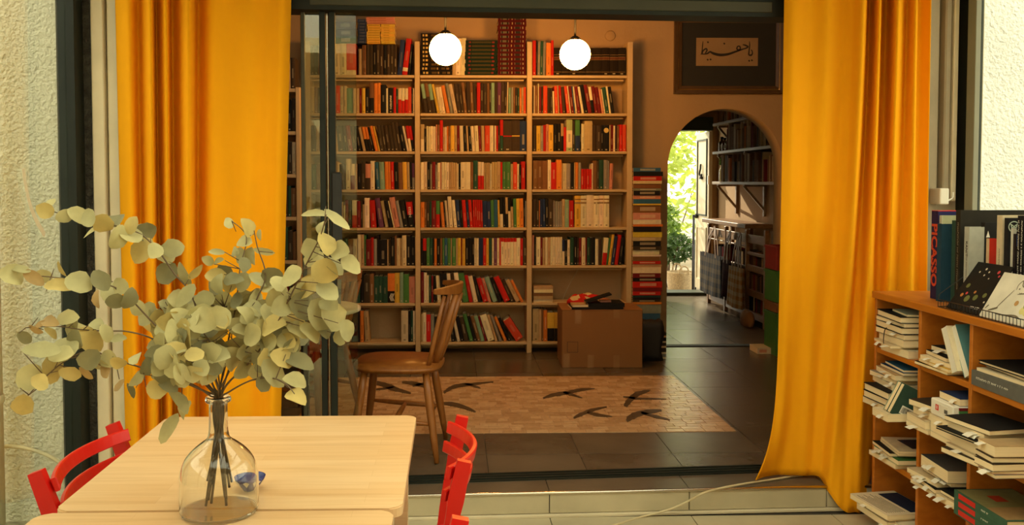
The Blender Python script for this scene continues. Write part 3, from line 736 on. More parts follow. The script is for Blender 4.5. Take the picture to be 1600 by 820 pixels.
for Bd in BIRDS:
    bm = bmesh.new()
    for P, wd in Bd:
        P = smoothpts([Vector((x, y, 0)) for x, y in P], 5); n = len(P); Lf = []; Rf = []
        for i, p in enumerate(P):
            tg = (P[min(i + 1, n - 1)] - P[max(i - 1, 0)]).normalized(); nn = Vector((-tg.y, tg.x, 0))
            u = i / (n - 1); ww = wd * .85 * (.25 + 1.1 * math.sin(PI * min(1, .12 + u * .86))) * rnd.uniform(.8, 1.15) / 2
            for s_, L_ in ((1, Lf), (-1, Rf)):
                q = at_z(p.x + nn.x * ww * s_, p.y + nn.y * ww * s_, UP); L_.append(q)
        top = [[bm.verts.new((q.x, q.y, UP + .0048)) for q in L_] for L_ in (Lf, Rf)]; bot = [[bm.verts.new((q.x, q.y, UP + .001)) for q in L_] for L_ in (Lf, Rf)]
        for i in range(n - 1):
            bm.faces.new((top[0][i], top[1][i], top[1][i + 1], top[0][i + 1]))
            bm.faces.new((bot[0][i], top[0][i], top[0][i + 1], bot[0][i + 1])); bm.faces.new((top[1][i], bot[1][i], bot[1][i + 1], top[1][i + 1]))
    bmesh.ops.recalc_face_normals(bm, faces=bm.faces[:])
    obj('bird_inlay', bm, M['bird'], t)

# ================================================================== CABLE AND SOCKET
P = [at_z(905, 838, LOW + .005), at_z(955, 822, LOW + .005)] + [at_y(x, y, Y) for x, y, Y in ((1000, 808, 3.645), (1045, 796, 3.648), (1075, 783, 3.652))]
P += [at_z(x, y, UP + .0068) for x, y in ((1097, 771), (1120, 764), (1155, 757), (1200, 750), (1245, 743), (1290, 737), (1312, 735))]
bm = bmesh.new(); tube(bm, smoothpts(P, 6), .0048, 8)
tag(obj('power_cable', bm, M['cable'], smooth=True), 'cream power cable trailing down over the step edge', 'cable')
a = at_y(1463, 294, 3.86); b = at_y(1477, 319, 3.86)
t = thing('wall_socket', 'white socket box on the wall strip beside the curtain', 'socket', (0, 0, 0))
obj('box', bx(a.x, b.x, 3.83, 3.925, b.z, a.z, .006, seg=2), M['white'], t)
bm = bmesh.new(); tube(bm, smoothpts([at_y(x, y, 3.84) for x, y in ((1474, 318), (1480, 314), (1488, 309), (1489, 300))], 4), .004, 6); obj('lead', bm, M['white'], t, True)

# ================================================================== BOOKS: colours, builders, labels
import re
PAL = dict(w=(.74, .63, .42), i=(.60, .48, .30), t=(.47, .32, .16), b=(.20, .095, .04), d=(.055, .038, .024), k=(.018, .017, .016), c=(.07, .065, .06),
           r=(.50, .022, .016), m=(.17, .018, .018), o=(.66, .20, .035), y=(.70, .42, .06), g=(.028, .075, .05), e=(.07, .20, .06), l=(.22, .36, .24),
           n=(.025, .04, .10), u=(.04, .13, .22), p=(.13, .05, .10), q=(.58, .24, .16), s=(.26, .24, .20), a=(.62, .07, .03))
CNAME = dict(w='cream', i='beige', t='tan', b='brown', d='dark brown', k='black', c='charcoal', r='red', m='maroon', o='orange', y='yellow', g='dark green', e='green',
             l='pale green', n='navy', u='blue', p='purple', q='salmon', s='grey', a='orange red')
def lighten(c, a): return tuple(x + (z - x) * a for x, z in zip(c, (.78, .66, .42)))
class CB:
    """bmesh with a face colour"""
    def __init__(s): s.bm = bmesh.new(); s.l = s.bm.loops.layers.float_color.new('col')
    def face(s, pts, c, mi=0):
        f = s.bm.faces.new([s.bm.verts.new(p) for p in pts]); f.material_index = mi
        for lp in f.loops: lp[s.l] = (*c, 1)
        return f
    def box(s, x0, x1, y0, y1, z0, z1, c, mi=0, skip=''):
        F_ = {'-z': ((x0, y1, z0), (x1, y1, z0), (x1, y0, z0), (x0, y0, z0)), '+z': ((x0, y0, z1), (x1, y0, z1), (x1, y1, z1), (x0, y1, z1)),
              '-y': ((x0, y0, z0), (x1, y0, z0), (x1, y0, z1), (x0, y0, z1)), '+y': ((x1, y1, z0), (x0, y1, z0), (x0, y1, z1), (x1, y1, z1)),
              '-x': ((x0, y1, z0), (x0, y0, z0), (x0, y0, z1), (x0, y1, z1)), '+x': ((x1, y0, z0), (x1, y1, z0), (x1, y1, z1), (x1, y0, z1))}
        for k, p in F_.items():
            if k not in skip: s.face(p, c, mi)
def spine_book(name, wd, dp, ht, c, c2=None, split=.5, title=None, bands=None, hard=False, texttop=False, head=None):
    """a standing book: x across the spine, y from spine to fore edge, z up. Spine is at y=0."""
    B = CB(); c2 = c2 or c
    cut = {0, 1}; a = rnd.uniform(.22, .42); b_ = a + rnd.uniform(.22, .42)
    has_t = title if title is not None else rnd.random() < .7
    if c2 != c: cut.add(split)
    if has_t: cut |= {a, b_}
    dot = rnd.random() < .6
    if dot: cut |= {.045, .085}
    for z0, z1, _ in bands or (): cut |= {z0, z1}
    if head: cut.add(.86)
    cut = sorted(cut); lum = sum(c) / 3
    tc = lighten(c, rnd.uniform(.08, .30)) if lum < .3 else tuple(x * q for x, q in zip(c, [rnd.uniform(.55, .82)] * 3))
    r = min(.25 * wd, .004)
    for z0, z1 in zip(cut, cut[1:]):
        zm = (z0 + z1) / 2; base = c if zm > split or c2 == c else c2
        if head and zm > .86: base = head
        for q0, q1, cc in bands or ():
            if q0 < zm < q1: base = cc
        mid = base
        if has_t and a < zm < b_ and c2 == c: mid = tc
        if dot and .045 < zm < .085: mid = lighten(base, .45) if lum < .3 else tuple(x * .4 for x in base)
        for (x0, y0), (x1, y1), cc in (((0, r), (.34 * wd, 0), base), ((.34 * wd, 0), (.66 * wd, 0), mid), ((.66 * wd, 0), (wd, r), base)):
            B.face(((x0, y0, z0 * ht), (x1, y1, z0 * ht), (x1, y1, z1 * ht), (x0, y0, z1 * ht)), cc)
    th = .0022 if hard else .0012; pg = PAGE; zi = ht - .003
    B.face(((0, dp, 0), (0, r, 0), (0, r, ht), (0, dp, ht)), c); B.face(((wd, r, 0), (wd, dp, 0), (wd, dp, ht), (wd, r, ht)), c)
    B.face(((0, r, ht), (.34 * wd, 0, ht), (.66 * wd, 0, ht), (wd, r, ht)), c)
    B.face(((0, r, ht), (th, r, ht), (th, dp, ht), (0, dp, ht)), c); B.face(((wd - th, r, ht), (wd, r, ht), (wd, dp, ht), (wd - th, dp, ht)), c)
    B.face(((th, r, zi), (wd - th, r, zi), (wd - th, dp, zi), (th, dp, zi)), pg, 1)
    B.face(((th, r, ht), (th, r, zi), (th, dp, zi), (th, dp, ht)), c); B.face(((wd - th, r, zi), (wd - th, r, ht), (wd - th, dp, ht), (wd - th, dp, zi)), c)
    B.face(((wd, dp, 0), (0, dp, 0), (0, dp, zi), (wd, dp, zi)), pg, 1)
    B.face(((0, dp, 0), (wd, dp, 0), (wd, r, 0), (.66 * wd, 0, 0), (.34 * wd, 0, 0), (0, r, 0)), c)
    return obj(name, B.bm, [M['cover'], M['paper']])
PAGE = (.7, .6, .42)
ORDN = ['first', 'second', 'third', 'fourth', 'fifth', 'sixth', 'seventh', 'eighth', 'ninth', 'tenth', 'eleventh', 'twelfth', 'thirteenth', 'fourteenth', 'fifteenth', 'sixteenth', 'seventeenth', 'eighteenth', 'nineteenth', 'twentieth']
def ordn(k):
    if k < 20: return ORDN[k]
    if k < 29: return 'twenty-' + ORDN[k - 20]
    if k == 29: return 'thirtieth'
    if k < 39: return 'thirty-' + ORDN[k - 30]
    return 'fortieth' if k == 39 else 'forty-' + ORDN[k - 40]

# ================================================================== THE BOOKCASE ON THE BACK WALL
BF = 6.72
def bxx(px): return at_y(px, 300, BF).x
def bzz(py): return at_y(750, py, BF).z
ROWS = [117.5, 177, 236.5, 296, 355.5, 415, 473, 534]
t = thing('bookcase', 'tall cream bookcase of three bays filled with books along the back wall', 'bookcase', (0, 0, UP))
UPR = [(478, 486), (648.5, 656.5), (823, 831), (979, 987.5)]
def lz(z): return z - UP
for a, b in UPR:
    x0, x1 = bxx(a), bxx(b); bm = bmesh.new(); box(bm, x0, x1, BF - .012, BACK - .003, 0, lz(bzz(65)))
    bmesh.ops.bevel(bm, geom=bm.edges[:], offset=.003, segments=1, affect='EDGES'); obj('upright', bm, M['shelf'], t)
for k, py in enumerate(ROWS):
    for j in range(3):
        x0, x1 = bxx(UPR[j][1]), bxx(UPR[j + 1][0]); z = lz(bzz(py))
        sh = obj('shelf', bx(x0 + .0005, x1 - .0005, BF - .008, BACK - .005, z - .021, z, .003), M['shelf'], t)
        obj('shelf_lip', bx(x0 + .004, x1 - .02, BF + .040, BF + .055, z - .040, z - .028, .002), M['shelf'], sh)
BAY = [('first', 'glass-door'), ('middle', ''), ('last', 'archway')]
BAYN = ['glass-door bay', 'middle bay', 'arch bay']
DEF_H = 42
ROWDATA = {
 (0, 0): [(486, 521, 'd5h46 k6 m5h44 d6 w5h43 d6h46'), (522, 566, 'w10.5h49 w10 ax15h49 . t5h41'), (567, 641, 'b3h46 b4 d6.5h47 d6.5 k6.5 d6.5 d6.5 k6.5 d6.5 d6.5 d6.5 n9h55~5 rx10h56~7 k4h48~5')],
 (0, 1): [(486, 521, 't5h40 b5 d6 w4 g5h42 r5 d4'), (521.5, 648, 'k3h44 a7h43 i5h42 i5 l9.5h39 i4.5 t5 m4 y5 k6h38 bk7h48 o5h47 o5 k8h44 w3h39 kM8h40 r4h41 g3h38 wr5h39 wr5 wr5 a5h41 k2h38 w3h39')],
 (0, 2): [(486, 521, 'd6h40 t4 m5 d5 k6 i3h38'), (521, 648, 't4h40~-3 d8~-4 d5~-5 m6~-5 d6~-5 k5~-6 t4h38~-8 ok4~-7 ok4 k3 o4h40~-9 y3 d5h41~-6 d5 d5 d5 d5h46~-7 d5 k5h40 w3~-8 rw4~-6 rk4')],
 (0, 3): [(486, 521, 'g6h40 b5 w4 d6 r5 t4'), (522, 648, 't4.5h44 w3h43 d9h40 w6.5h48 wm6h40 t4 k5 d6h44 qd7h40 w6h44 u5h43~-3 l7h43~-2 o5~-1 o3 r5 k6h42 b6 y6h43 t4 k3 ps4h41')],
 (0, 4): [(500, 535, 'd6h40 g5 m5 t4 k6 w4'), (536, 647, 'w3h36 m5h43 k6 wr8 m6h42 d3 t3h36 w8h47 r9h43~-2 p8h47~-7 t6h43~-8 k6 w2~-9 q9h48~-9 s5h43~-8 k8~-7 rk10h40~-4')],
 (0, 5): [(500, 557, 'd6h42 k5 r5 t6 d6 g5 b6 w5'), (558, 648, 'w5h49 t4.5 e3h48 m7h42 r4h44 s5h42 k3h48 k12h41 t2 d3 k6h44 b3h47 i5h43 t3 i6.5h48 k6h47 k7h45')],
 (0, 6): [(510, 561, 'd6h44 m6 k6 b6 d6 g6'), (562, 648, 'k5h45 d8 b6h46 g6h42 g6 g7 oc10h47 y7h47 l5h48 e8h45 q9h41')],
 (0, 7): [(520, 576, 'd6h45 k6 m6 k10h49 o4 t5~-2'), (626, 648, 'i12h49 k4 g4 w4')],
 (1, 0): [(707, 727, 't4h56~2 w6h57~2 w6~2')],
 (1, 1): [(657.5, 822, 'ld6h46~-7 bd6 ld6 y4~-9 w5h41~-7 w5 o6h44~-9 s5h47~-8 i6h46~-9 d6h47~-6 d5 b5h48~-5 d6h49~-2 b5h48~-2 d5 r6h48~0 d5h47 d6 b4 d3 l5.5h48 d5 p6 d6h49 d3 i2.5~1 l4h40~0 s4 b3 d4 g3 o3.5 t3.5 a4h41')],
 (1, 2): [(657.5, 823, 'tw6h42 k3h36 w3h39 w3 w4 w5 q2h42 b4 r5h49 t3h37 w3h38 o3h39 b3 y6h40 t4 m4 w6~-1 k4~-2 t3~-2 k4h39~-3 w5h40~-3 w6~-2 m4~-2 t5~-1 a8~0 w6 k1 w3 r3 d3 rg5h49 dr14h48 dy13 n11h47')],
 (1, 3): [(656.5, 820, 'w5h43 i5 k4 s3h39 m5h43 s3h39 w4h42 q2 w4h43 w3 w4h42 t3 t3 t3 t3 w2h40 k3 w7h43 w8 b4 g7h45 wr4.5h43 wr4.5 t3h42 t3 t3 w2.5h40 t4h43 t4 t5 r3 e5.5 e6.5 t4h40 a6h43 w3h40 k3h38 r6h44')],
 (1, 4): [(656.5, 823, 'o6h40 b3 d5 g3 m7h42 er6 o5h40~-3 k2 i4h43~-4 w6h48~-3 w5h43~-4 n6~-3 k4~-3 r6~-3 n4h40~-3 r5h43~-3 r3~-1 r3 r3 r3 r3 n7h41~-1 n6 e5h43 u6h44 y3h43 kw5h46 k4 tk4h47 kw4 t4h32 e5h45 y5 o6 k2 s3h41~0')],
 (1, 5): [(656, 823, 'k3h43 rk6 e5 g5 k2 o4 k5 b4 e3 u5 e5 t2 e6 t3 y5 m2 y5 k5 k6 k3 w3 w4 n7 r5 y4 g5 w3 p5 w4 r2 wX5 wX5 wX5 wX5 wX5 w6 r4 d7')],
 (1, 6): [(656, 818, 'm4h48 w4 w3h43 g3 m3 k3 w3~-3 w2 k5h46 k5 w5~-4 d5 w6h47~-6 e8h46~-8 r5h43~-8 w6h42~-9 k4~-10 r7h40~-12 q4~-12 l7h42~-15 k5~-15 r8h44~-20 d5h40~-18 t6~-20 o4~-20')],
 (1, 7): [(656.5, 821, 't2h44 w5h46 r6h43 s5 k5h40~-2 d5 m4~-4 t5~-5 k5 w4h38~-8 k5h40~-9 d6~-9 e5h46~-12 k4h42 b5~-12 l5 m3~-12 w9h44~-14 t4~-14 s4~-16 o4h42~-18 k4~-20 a11h40~-26')],
 (2, 0): [(832, 865, 'r5h54 k2 s4h53~1 g4 s4 o7h51~0 r4h55'), (865, 978, 'v12h43 v12 v12 v12 v12 v12 v12 v12 v12')],
 (2, 1): [(834, 961, 'w2h43 b5 w1.5h46 m4h42 d3 a7h43 d5h40 d3 w3h35~-1 a5h43~-2 t2 r4~-3 d5h42~-3 a5h43~-5 w2 m5 u2 w3h42 m5 w4~-7 k6h45~-8 m6 wk5h42~-6 m5 m6h41 q4h39 w2 g6h41 w3h42 k6')],
 (2, 2): [(833, 979, 'd5h41 y6h40 s4 r4h41 q4h43 y7h41 k6h43 k5 tk4 r4h38 lw9h50 d4h48 en7h49 k2h44 w4.5h43 tz12h47 d6h41 d7 k3 kG9h41 t2 m4h42 w2.5h40 d3 b3 r5h42 a5h41')],
 (2, 3): [(833, 958, 'b7h45 b7 b8 w5h46 r8h42 o8h47 t2h41 w3 w2 s6 k5h42 t2 o4.5 s4 r4h32 r4 r4 r4 w1.5h41 b6h45 d3 g7h46 s6 s2h44 q5h41~1')],
 (2, 4): [(833, 953, 'd5h44 d4h42 o1 n4h45 n4 k4 d7h44 s3.2h41 s3.2 s3.2 s3.2 t4h44 l6 r7h42 k1 yz9h50 wz8.5 wz10.5 wz7.5 wz7 wz8')],
 (2, 5): [(832, 973, 'q3h48 k3h44 w7 m3 t4 w4 t4 w3 w5 w3 w4 w3 nw4h40 k4 w4 g6h44 k5h43 d3 m4 w6 m2 g5 k8 w5h41 d5 wr7h43~4 e3~5 y4h48~6 n5h46~6 r6h48~6 k5h44~5')],
 (2, 7): [(833, 878, 't10h51 t4 b3 o6h49 yk11h45 yk11')],
}
SEEN = {'paperback': 0, 'hardback': 0}
PXM = BF / F
for (bay, row), segs in ROWDATA.items():
    z = bzz(ROWS[row]) + .0008; cnt = 0
    for x0, x1, spec in segs:
        toks = []; h = DEF_H; ln = 0
        for q in spec.split():
            if q == '.': toks.append(None); continue
            mm = re.match(r'([a-zA-Z]+)([\d.]+)(?:h([\d.]+))?(?:~(-?\d+))?$', q)
            code, wv = mm.group(1), float(mm.group(2))
            if mm.group(3): h = float(mm.group(3))
            if mm.group(4): ln = float(mm.group(4))
            toks.append((code, wv, h, ln))
        def layout(sc):
            out = []; cur = None
            for tk in toks:
                if tk is None: cur = (cur[0] + 4, cur[1], cur[2]); continue
                code, wv, hh_, l_ = tk; wv *= sc; tan = -l_ / hh_     # tan>0: leans left
                if cur is None: x = max(0, tan * hh_)
                else:
                    xr, tp, hp = cur; x = xr + max(0, min(hh_, hp) * (tan - tp)) + .15
                out.append((x, wv, hh_, tan, code)); cur = (x + wv * math.sqrt(1 + tan * tan), tan, hh_)
            return out, cur[0]
        sc = 1.0
        for _ in range(14):
            out, end = layout(sc); sc *= max(.6, min(1.6, (x1 - x0) / end))
        out, end = layout(sc)
        for x, wv, hh_, tan, code in out:
            c = code[0]; wd = max(.0045, wv * PXM - .0006); ht = hh_ * PXM * rnd.uniform(.985, 1.01) / math.sqrt(1 + .3 * tan * tan)
            dp = min(rnd.uniform(.125, .165), .18); kw = {}
            col = (.020, .014, .009) if c == 'v' else PAL[c]; jit = rnd.uniform(.88, 1.14); col = tuple(min(.85, v * jit * rnd.uniform(.95, 1.05)) for v in col)
            sec = code[1:2]
            if sec and sec in PAL: kw = dict(c2=PAL[sec], split=rnd.choice((.45, .5, .55)))
            if c == 'v': kw = dict(bands=[(q, q + .016, (.22, .13, .05)) for q in (.12, .56, .66, .74)] + [(.585, .655, (.12, .04, .02))], title=False)
            elif sec == 'x': kw = dict(bands=[(0, .16, PAL['w'])] if c == 'a' else [(.1, .2, PAL['w']), (.3, .75, PAL['r'])])
            elif sec == 'X': kw = dict(head=PAL['r'])
            elif sec == 'z': kw = dict(bands=[(.86, .90, (.25, .12, .05)), (.74, .80, (.3, .2, .1))] if wv < 11 else [], title=wv < 11)
            if code in ('dr', 'dy'): kw = dict(bands=[(.48, .515, PAL['r' if code == 'dr' else 'y'])], title=False)
            if code == 'lw': kw = dict(bands=[(.66, 1, (.36, .42, .2)), (0, .12, (.36, .42, .2))]); col = PAL['w']
            if code == 'oc': kw = dict(c2=PAL['k'], split=.4)
            hard = wd > .034 or c == 'v'; nm = 'bound_volume' if c == 'v' else ('hardback' if hard else ('paperback' if wd < .0195 else ('novel' if wd < .0255 else 'softcover_book')))
            o = spine_book(nm, wd, dp, ht, col, hard=hard, **kw)
            th = math.atan(tan); xw = bxx(max(x0, UPR[bay][1] + .8)) + x * PXM
            if th >= 0: o.matrix_world = Matrix.Translation((xw, BF + rnd.uniform(.004, .018), z)) @ Matrix.Rotation(-th, 4, 'Y')
            else: o.matrix_world = Matrix.Translation((xw, BF + rnd.uniform(.004, .018), z)) @ Matrix.Translation((wd / math.cos(th), 0, 0)) @ Matrix.Rotation(-th, 4, 'Y') @ Matrix.Translation((-wd, 0, 0))
            cn = 'dark brown' if c == 'v' else CNAME[c]
            if sec in PAL and sec: cn += ' and ' + CNAME[sec]
            size = 'thin' if wd < .02 else ('thick' if wd > .037 else '')
            lean = 'leaning ' if abs(tan) > .1 else ''
            o['label'] = ' '.join((f"{size} {lean}{cn} book, {ordn(cnt)} from the left, {ordn(row)} shelf down, {BAYN[bay]}").split())
            o['category'] = 'book'; o['group'] = f"books on the {ordn(row)} shelf of the {BAYN[bay]}"
            cnt += 1
            if code == 'kM': text('MASTERS', .020, M['slip'], o, (wd * .5, -.0006, ht * .42), (PI / 2, PI / 2, 0), sx=1.25)
            if code == 'rk' and row == 4: text('STEIN', .026, M['slip'], o, (wd * .45, -.0006, ht * .6), (PI / 2, PI / 2, 0), sx=1.2)
            if code == 'oc':
                bm = bmesh.new()
                for k in range(3):
                    zc = ht * .19; x_ = wd * (.25 + .2 * k)
                    for sg in (-1, 1): bm.faces.new([bm.verts.new((x_ + a_ * wd, -.0006, zc + sg * b_ * wd)) for a_, b_ in ((0, 0), (.1, 0), (.32, .55), (.22, .55))])
                obj('chevron_print', bm, M['slip'], o)
            if code == 'kG':
                bm = bmesh.new(); bmesh.ops.create_circle(bm, cap_ends=True, segments=20, radius=wd * .42, matrix=Matrix.Translation((wd / 2, -.0006, ht * .8)) @ Matrix.Rotation(PI / 2, 4, 'X')); obj('gold_disc', bm, mat('pale_gold', (.62, .45, .12), .5), o)
# ---- lying stacks on the bookcase
def flat_book(name, L_, dp, th, c, segs=None, pages_front=False):
    """a book lying flat: spine along x at y=0, thickness along z; segs = [(x0,x1,colour)] print on the spine"""
    B = CB(); cut = sorted({0, 1} | {q for s in segs or () for q in s[:2]})
    for a, b in zip(cut, cut[1:]):
        cc = c
        for q0, q1, c2 in segs or ():
            if q0 <= (a + b) / 2 <= q1: cc = c2
        if pages_front: B.face(((a * L_, .002, .0015), (b * L_, .002, .0015), (b * L_, .002, th - .0015), (a * L_, .002, th - .0015)), PAGE, 1)
        elif cc is c: B.face(((a * L_, 0, 0), (b * L_, 0, 0), (b * L_, 0, th), (a * L_, 0, th)), cc)
        else:
            B.face(((a * L_, 0, 0), (b * L_, 0, 0), (b * L_, 0, th * .25), (a * L_, 0, th * .25)), c); B.face(((a * L_, 0, th * .25), (b * L_, 0, th * .25), (b * L_, 0, th * .75), (a * L_, 0, th * .75)), cc); B.face(((a * L_, 0, th * .75), (b * L_, 0, th * .75), (b * L_, 0, th), (a * L_, 0, th)), c)
    e = .0018
    B.box(0, L_, 0, dp, 0, e, c, skip='-y' if not pages_front else ''); B.box(0, L_, 0, dp, th - e, th, c, skip='-y' if not pages_front else '')
    B.face(((0, dp - .003, e), (0, 0, e), (0, 0, th - e), (0, dp - .003, th - e)), PAGE, 1); B.face(((L_, 0, e), (L_, dp - .003, e), (L_, dp - .003, th - e), (L_, 0, th - e)), PAGE, 1)
    B.face(((L_, dp - .003, e), (0, dp - .003, e), (0, dp - .003, th - e), (L_, dp - .003, th - e)), PAGE, 1)
    return obj(name, B.bm, [M['cover'], M['paper']])
def stack(name, px0, px1, py0, py1, n, cols, segs, lab, group, Y=BF + .008, dp=.15, jit=1.0, order=None):
    X0, X1 = at_y(px0, 200, Y).x, at_y(px1, 200, Y).x; z0, z1 = at_y((px0 + px1) / 2, py1, Y).z, at_y((px0 + px1) / 2, py0, Y).z; hh_ = (z1 - z0) / n
    for k in range(n):
        c = {'M': (.075, .008, .008), 'G': (.012, .026, .016), 'K': (.016, .013, .010)}.get(cols[k % len(cols)]) or PAL[cols[k % len(cols)]]
        o = flat_book(name, X1 - X0, dp, hh_ - .0006, tuple(v * rnd.uniform(.9, 1.1) for v in c), segs)
        o.location = (X0 + rnd.uniform(-.004, .004) * jit, Y + rnd.uniform(-.003, .004), z0 + hh_ * k + .0008)
        pos = 'top one' if k == n - 1 else ('bottom one' if k == 0 else f'{ordn(k)} from below')
        o['label'] = lab.replace('#', pos); o['category'] = 'book'; o['group'] = group
GD = (.62, .42, .12)
stack('bound_volume', 658, 706, 52, 117, 10, 'K', [(.06, .11, GD), (.15, .22, GD), (.34, .50, (.10, .06, .02)), (.53, .58, (.3, .19, .06)), (.68, .80, (.10, .06, .02)), (.84, .93, (.2, .12, .04))], 'black and gilt volume lying beside the glass globe lamp, # of it', 'black gilt volumes')
stack('bound_volume', 727, 777, 63, 117, 9, 'G', [(.10, .17, (.16, .03, .02)), (.82, .90, (.18, .03, .02)), (.2, .8, (.06, .05, .02))], 'dark green volume with red bands lying on the top shelf, # of it', 'dark green volumes')
stack('bound_volume', 777.8, 821.6, 26, 117, 13, 'M', [(.10, .12, (.22, .17, .13)), (.12, .17, (.02, .015, .012)), (.17, .31, (.13, .11, .07)), (.31, .37, (.02, .015, .012)), (.37, .39, (.2, .15, .11)), (.485, .515, (.4, .28, .12)), (.60, .62, (.18, .14, .11)), (.63, .79, (.03, .025, .02)), (.80, .82, (.18, .14, .11)), (.885, .915, (.42, .33, .2))], 'maroon ornate volume lying below the door head, # of its tall stack', 'maroon ornate volumes')
stack('hardback', 523, 558, 34, 68, 3, 'gcc', [(.3, .7, (.2, .2, .16))], 'dark grey green book lying above the cream volumes, # of three', 'grey green books lying flat')
stack('paperback', 560, 573, 30, 68, 8, 'n', [(.2, .8, (.07, .08, .12))], 'navy booklet in the narrow stack beside the yellow books, # of it', 'navy booklets')
stack('paperback', 574.5, 595, 38, 68.5, 8, 'y', [(.08, .95, (.45, .26, .03))], 'yellow book lying over the dark volumes, inner column, # of it', 'yellow books lying flat')
stack('paperback', 595.5, 617, 38, 68.5, 8, 'y', [(.2, .6, (.5, .3, .04))], 'yellow book lying over the dark volumes, outer column, # of it', 'yellow books lying flat')
stack('paperback', 574, 618, 27, 37.5, 3, 'q', [(.1, .7, (.45, .16, .08))], 'salmon book lying across the yellow books, # of three', 'salmon books lying flat')
stack('paperback', 834, 864, 447, 473, 5, 'itbwt', None, 'worn tan book lying on the emptier shelf, # of it', 'tan books lying flat')
bm = bmesh.new(); tube(bm, [at_y(x, y, Y) for x, y, Y in ((903, 421, 6.90), (892, 440, 6.90), (882, 460, 6.895), (878, 472, 6.88))], .0022, 6)
tag(obj('thin_cord', bm, M['cable'], smooth=True), 'thin pale cord hanging slantwise on the wall in the emptier shelf', 'cord')
# ---- tall tower of lying books beside the bookcase
TW = [('s', 12, 0), ('d', 8, 0), ('u', 16, -1), ('k', 5, 0), ('u', 11, 0), ('s', 12, 1), ('o', 3, 2), ('d', 3, 0), ('k', 3, 1), ('g', 3, 0), ('r', 5, 0), ('m', 5, 3), ('r', 8, 3), ('k', 5, 0), ('m', 6, 0), ('w', 8, 1), ('t', 4, 2), ('r', 4, 0), ('b', 6, -3), ('w', 2.5, 1), ('w', 6, -2), ('d', 5, 0), ('k', 7, -1), ('t', 5, 1), ('y', 7, 3), ('k', 7, 1), ('o', 3, 3), ('w', 6, 0), ('q', 9, 0), ('b', 10, 0), ('y', 2, 0), ('u', 6, -1), ('q', 5, 0), ('k', 6, -3), ('s', 3, 0), ('b', 6, -1), ('i', 4, 1), ('r', 6, 0), ('k', 6, 3), ('u', 5, -1)]
YT = 6.70; tot = sum(q[1] for q in TW); zt0 = UP; zt1 = at_y(1010, 262, YT).z; z = zt0
x_l, x_r = at_y(989, 300, YT).x, at_y(1033, 300, YT).x; sc = (zt1 - zt0) / tot
for k, (c, th, dx) in enumerate(TW):
    L_ = x_r - x_l + dx * .0042 + rnd.uniform(-.004, .004)
    o = flat_book('hardback', L_, .17, th * sc - .0005, tuple(v * rnd.uniform(.85, 1.1) for v in PAL[c]), [(.25, .8, lighten(PAL[c], .35))] if rnd.random() < .6 else None)
    o.location = (x_l + .002, YT + rnd.uniform(-.006, .006), z); z += th * sc
    o['label'] = f"{CNAME[c]} book lying in the tall tower beside the bookcase, {ordn(k)} from the floor"; o['category'] = 'book'; o['group'] = 'tower of lying books'
# ---- bookcase further left, by the glass door
t = thing('bookcase', 'dim cream bookcase standing in the corner behind the glass door', 'bookcase', (0, 0, UP))
YB = 5.98
def q_(px, py): return at_y(px, py, YB)
xb0, xb1 = -1.75, q_(469, 200).x
obj('upright', bx(xb1 - .03, xb1, YB, YB + .25, 0, q_(467, 136).z - UP, .003), M['shelf'], t); obj('upright', bx(xb0, xb0 + .03, YB, YB + .25, 0, q_(467, 136).z - UP, .003), M['shelf'], t)
cs = 0
for k, py in enumerate((138, 205, 272, 339, 407, 474, 541)):
    z = q_(450, py).z - UP
    obj('shelf', bx(xb0 + .03, xb1 - .03, YB + .004, YB + .24, z - .024, z, .002), M['shelf'], t)
    x = xb1 - .034
    for j in range(9):
        wd = rnd.uniform(.018, .034); x -= wd + .001; c = 'bdkmgtdbi'[rnd.randrange(9)]
        o = spine_book('paperback' if wd < .028 else 'hardback', wd, .15, rnd.uniform(.19, .225), PAL[c]); o.location = (x, YB + .02, z + UP + .0008)
        if q_(450, py).z > 2.05: pass
        o['label'] = f"{CNAME[c]} book in the dim corner bookcase, shelf {ordn(k)} down, {ordn(j)} from its right upright"; o['category'] = 'book'; o['group'] = 'books in the corner bookcase'
obj('back_panel', bx(xb0 + .03, xb1 - .03, YB + .24, YB + .25, 0, q_(467, 136).z - UP), M['shelf'], t)

# ================================================================== BOX AND WHAT LIES ON IT
A = at_z(878, 575, UP); Bq = at_z(1005, 576, UP); ztop = at_y(940, 484, A.y).z - .0
t = thing('cardboard_box', 'big taped brown cardboard box standing before the bookcase', 'box', ((A.x + Bq.x) / 2, A.y, UP), (0, 0, -.03))
hw = (Bq.x - A.x) / 2; hb = ztop - UP
obj('body', bx(-hw, hw, 0, .36, 0, hb - .003, .004), M['cardboard'], t)
obj('flap', bx(-hw - .001, hw + .001, -.001, .179, hb - .003, hb), M['cardboard'], t); obj('flap', bx(-hw - .001, hw + .001, .181, .361, hb - .003, hb), M['cardboard'], t)
for x, z0, z1 in ((-.17, hb - .10, hb), (-.25, 0, .10), (-.08, 0, .09), (.10, 0, .09), (.10, hb - .06, hb)): obj('tape', bx(x - .022, x + .022, -.0015, 0, z0 + .001, z1), M['tape'], t)
bm = bmesh.new()
for a, b, c, d in ((0, .075, 0, .002), (0, .075, .073, .075), (0, .002, 0, .075), (.073, .075, 0, .075)): box(bm, -.245 + a, -.245 + b, -.001, 0, .11 + c, .11 + d)
obj('printed_square', bm, M['ink'], t)
zb = UP + hb
bm = bmesh.new(); bmesh.ops.create_icosphere(bm, subdivisions=4, radius=1)
for v in bm.verts:
    s_ = Vector(v.co); v.co = Vector((s_.x * .145, s_.y * .085, max(-.018, s_.z * .055 + .008 * math.sin(s_.x * 9 + s_.y * 5) + .006 * math.sin(s_.y * 14)) + .018))
L_ = bm.loops.layers.float_color.new('col')
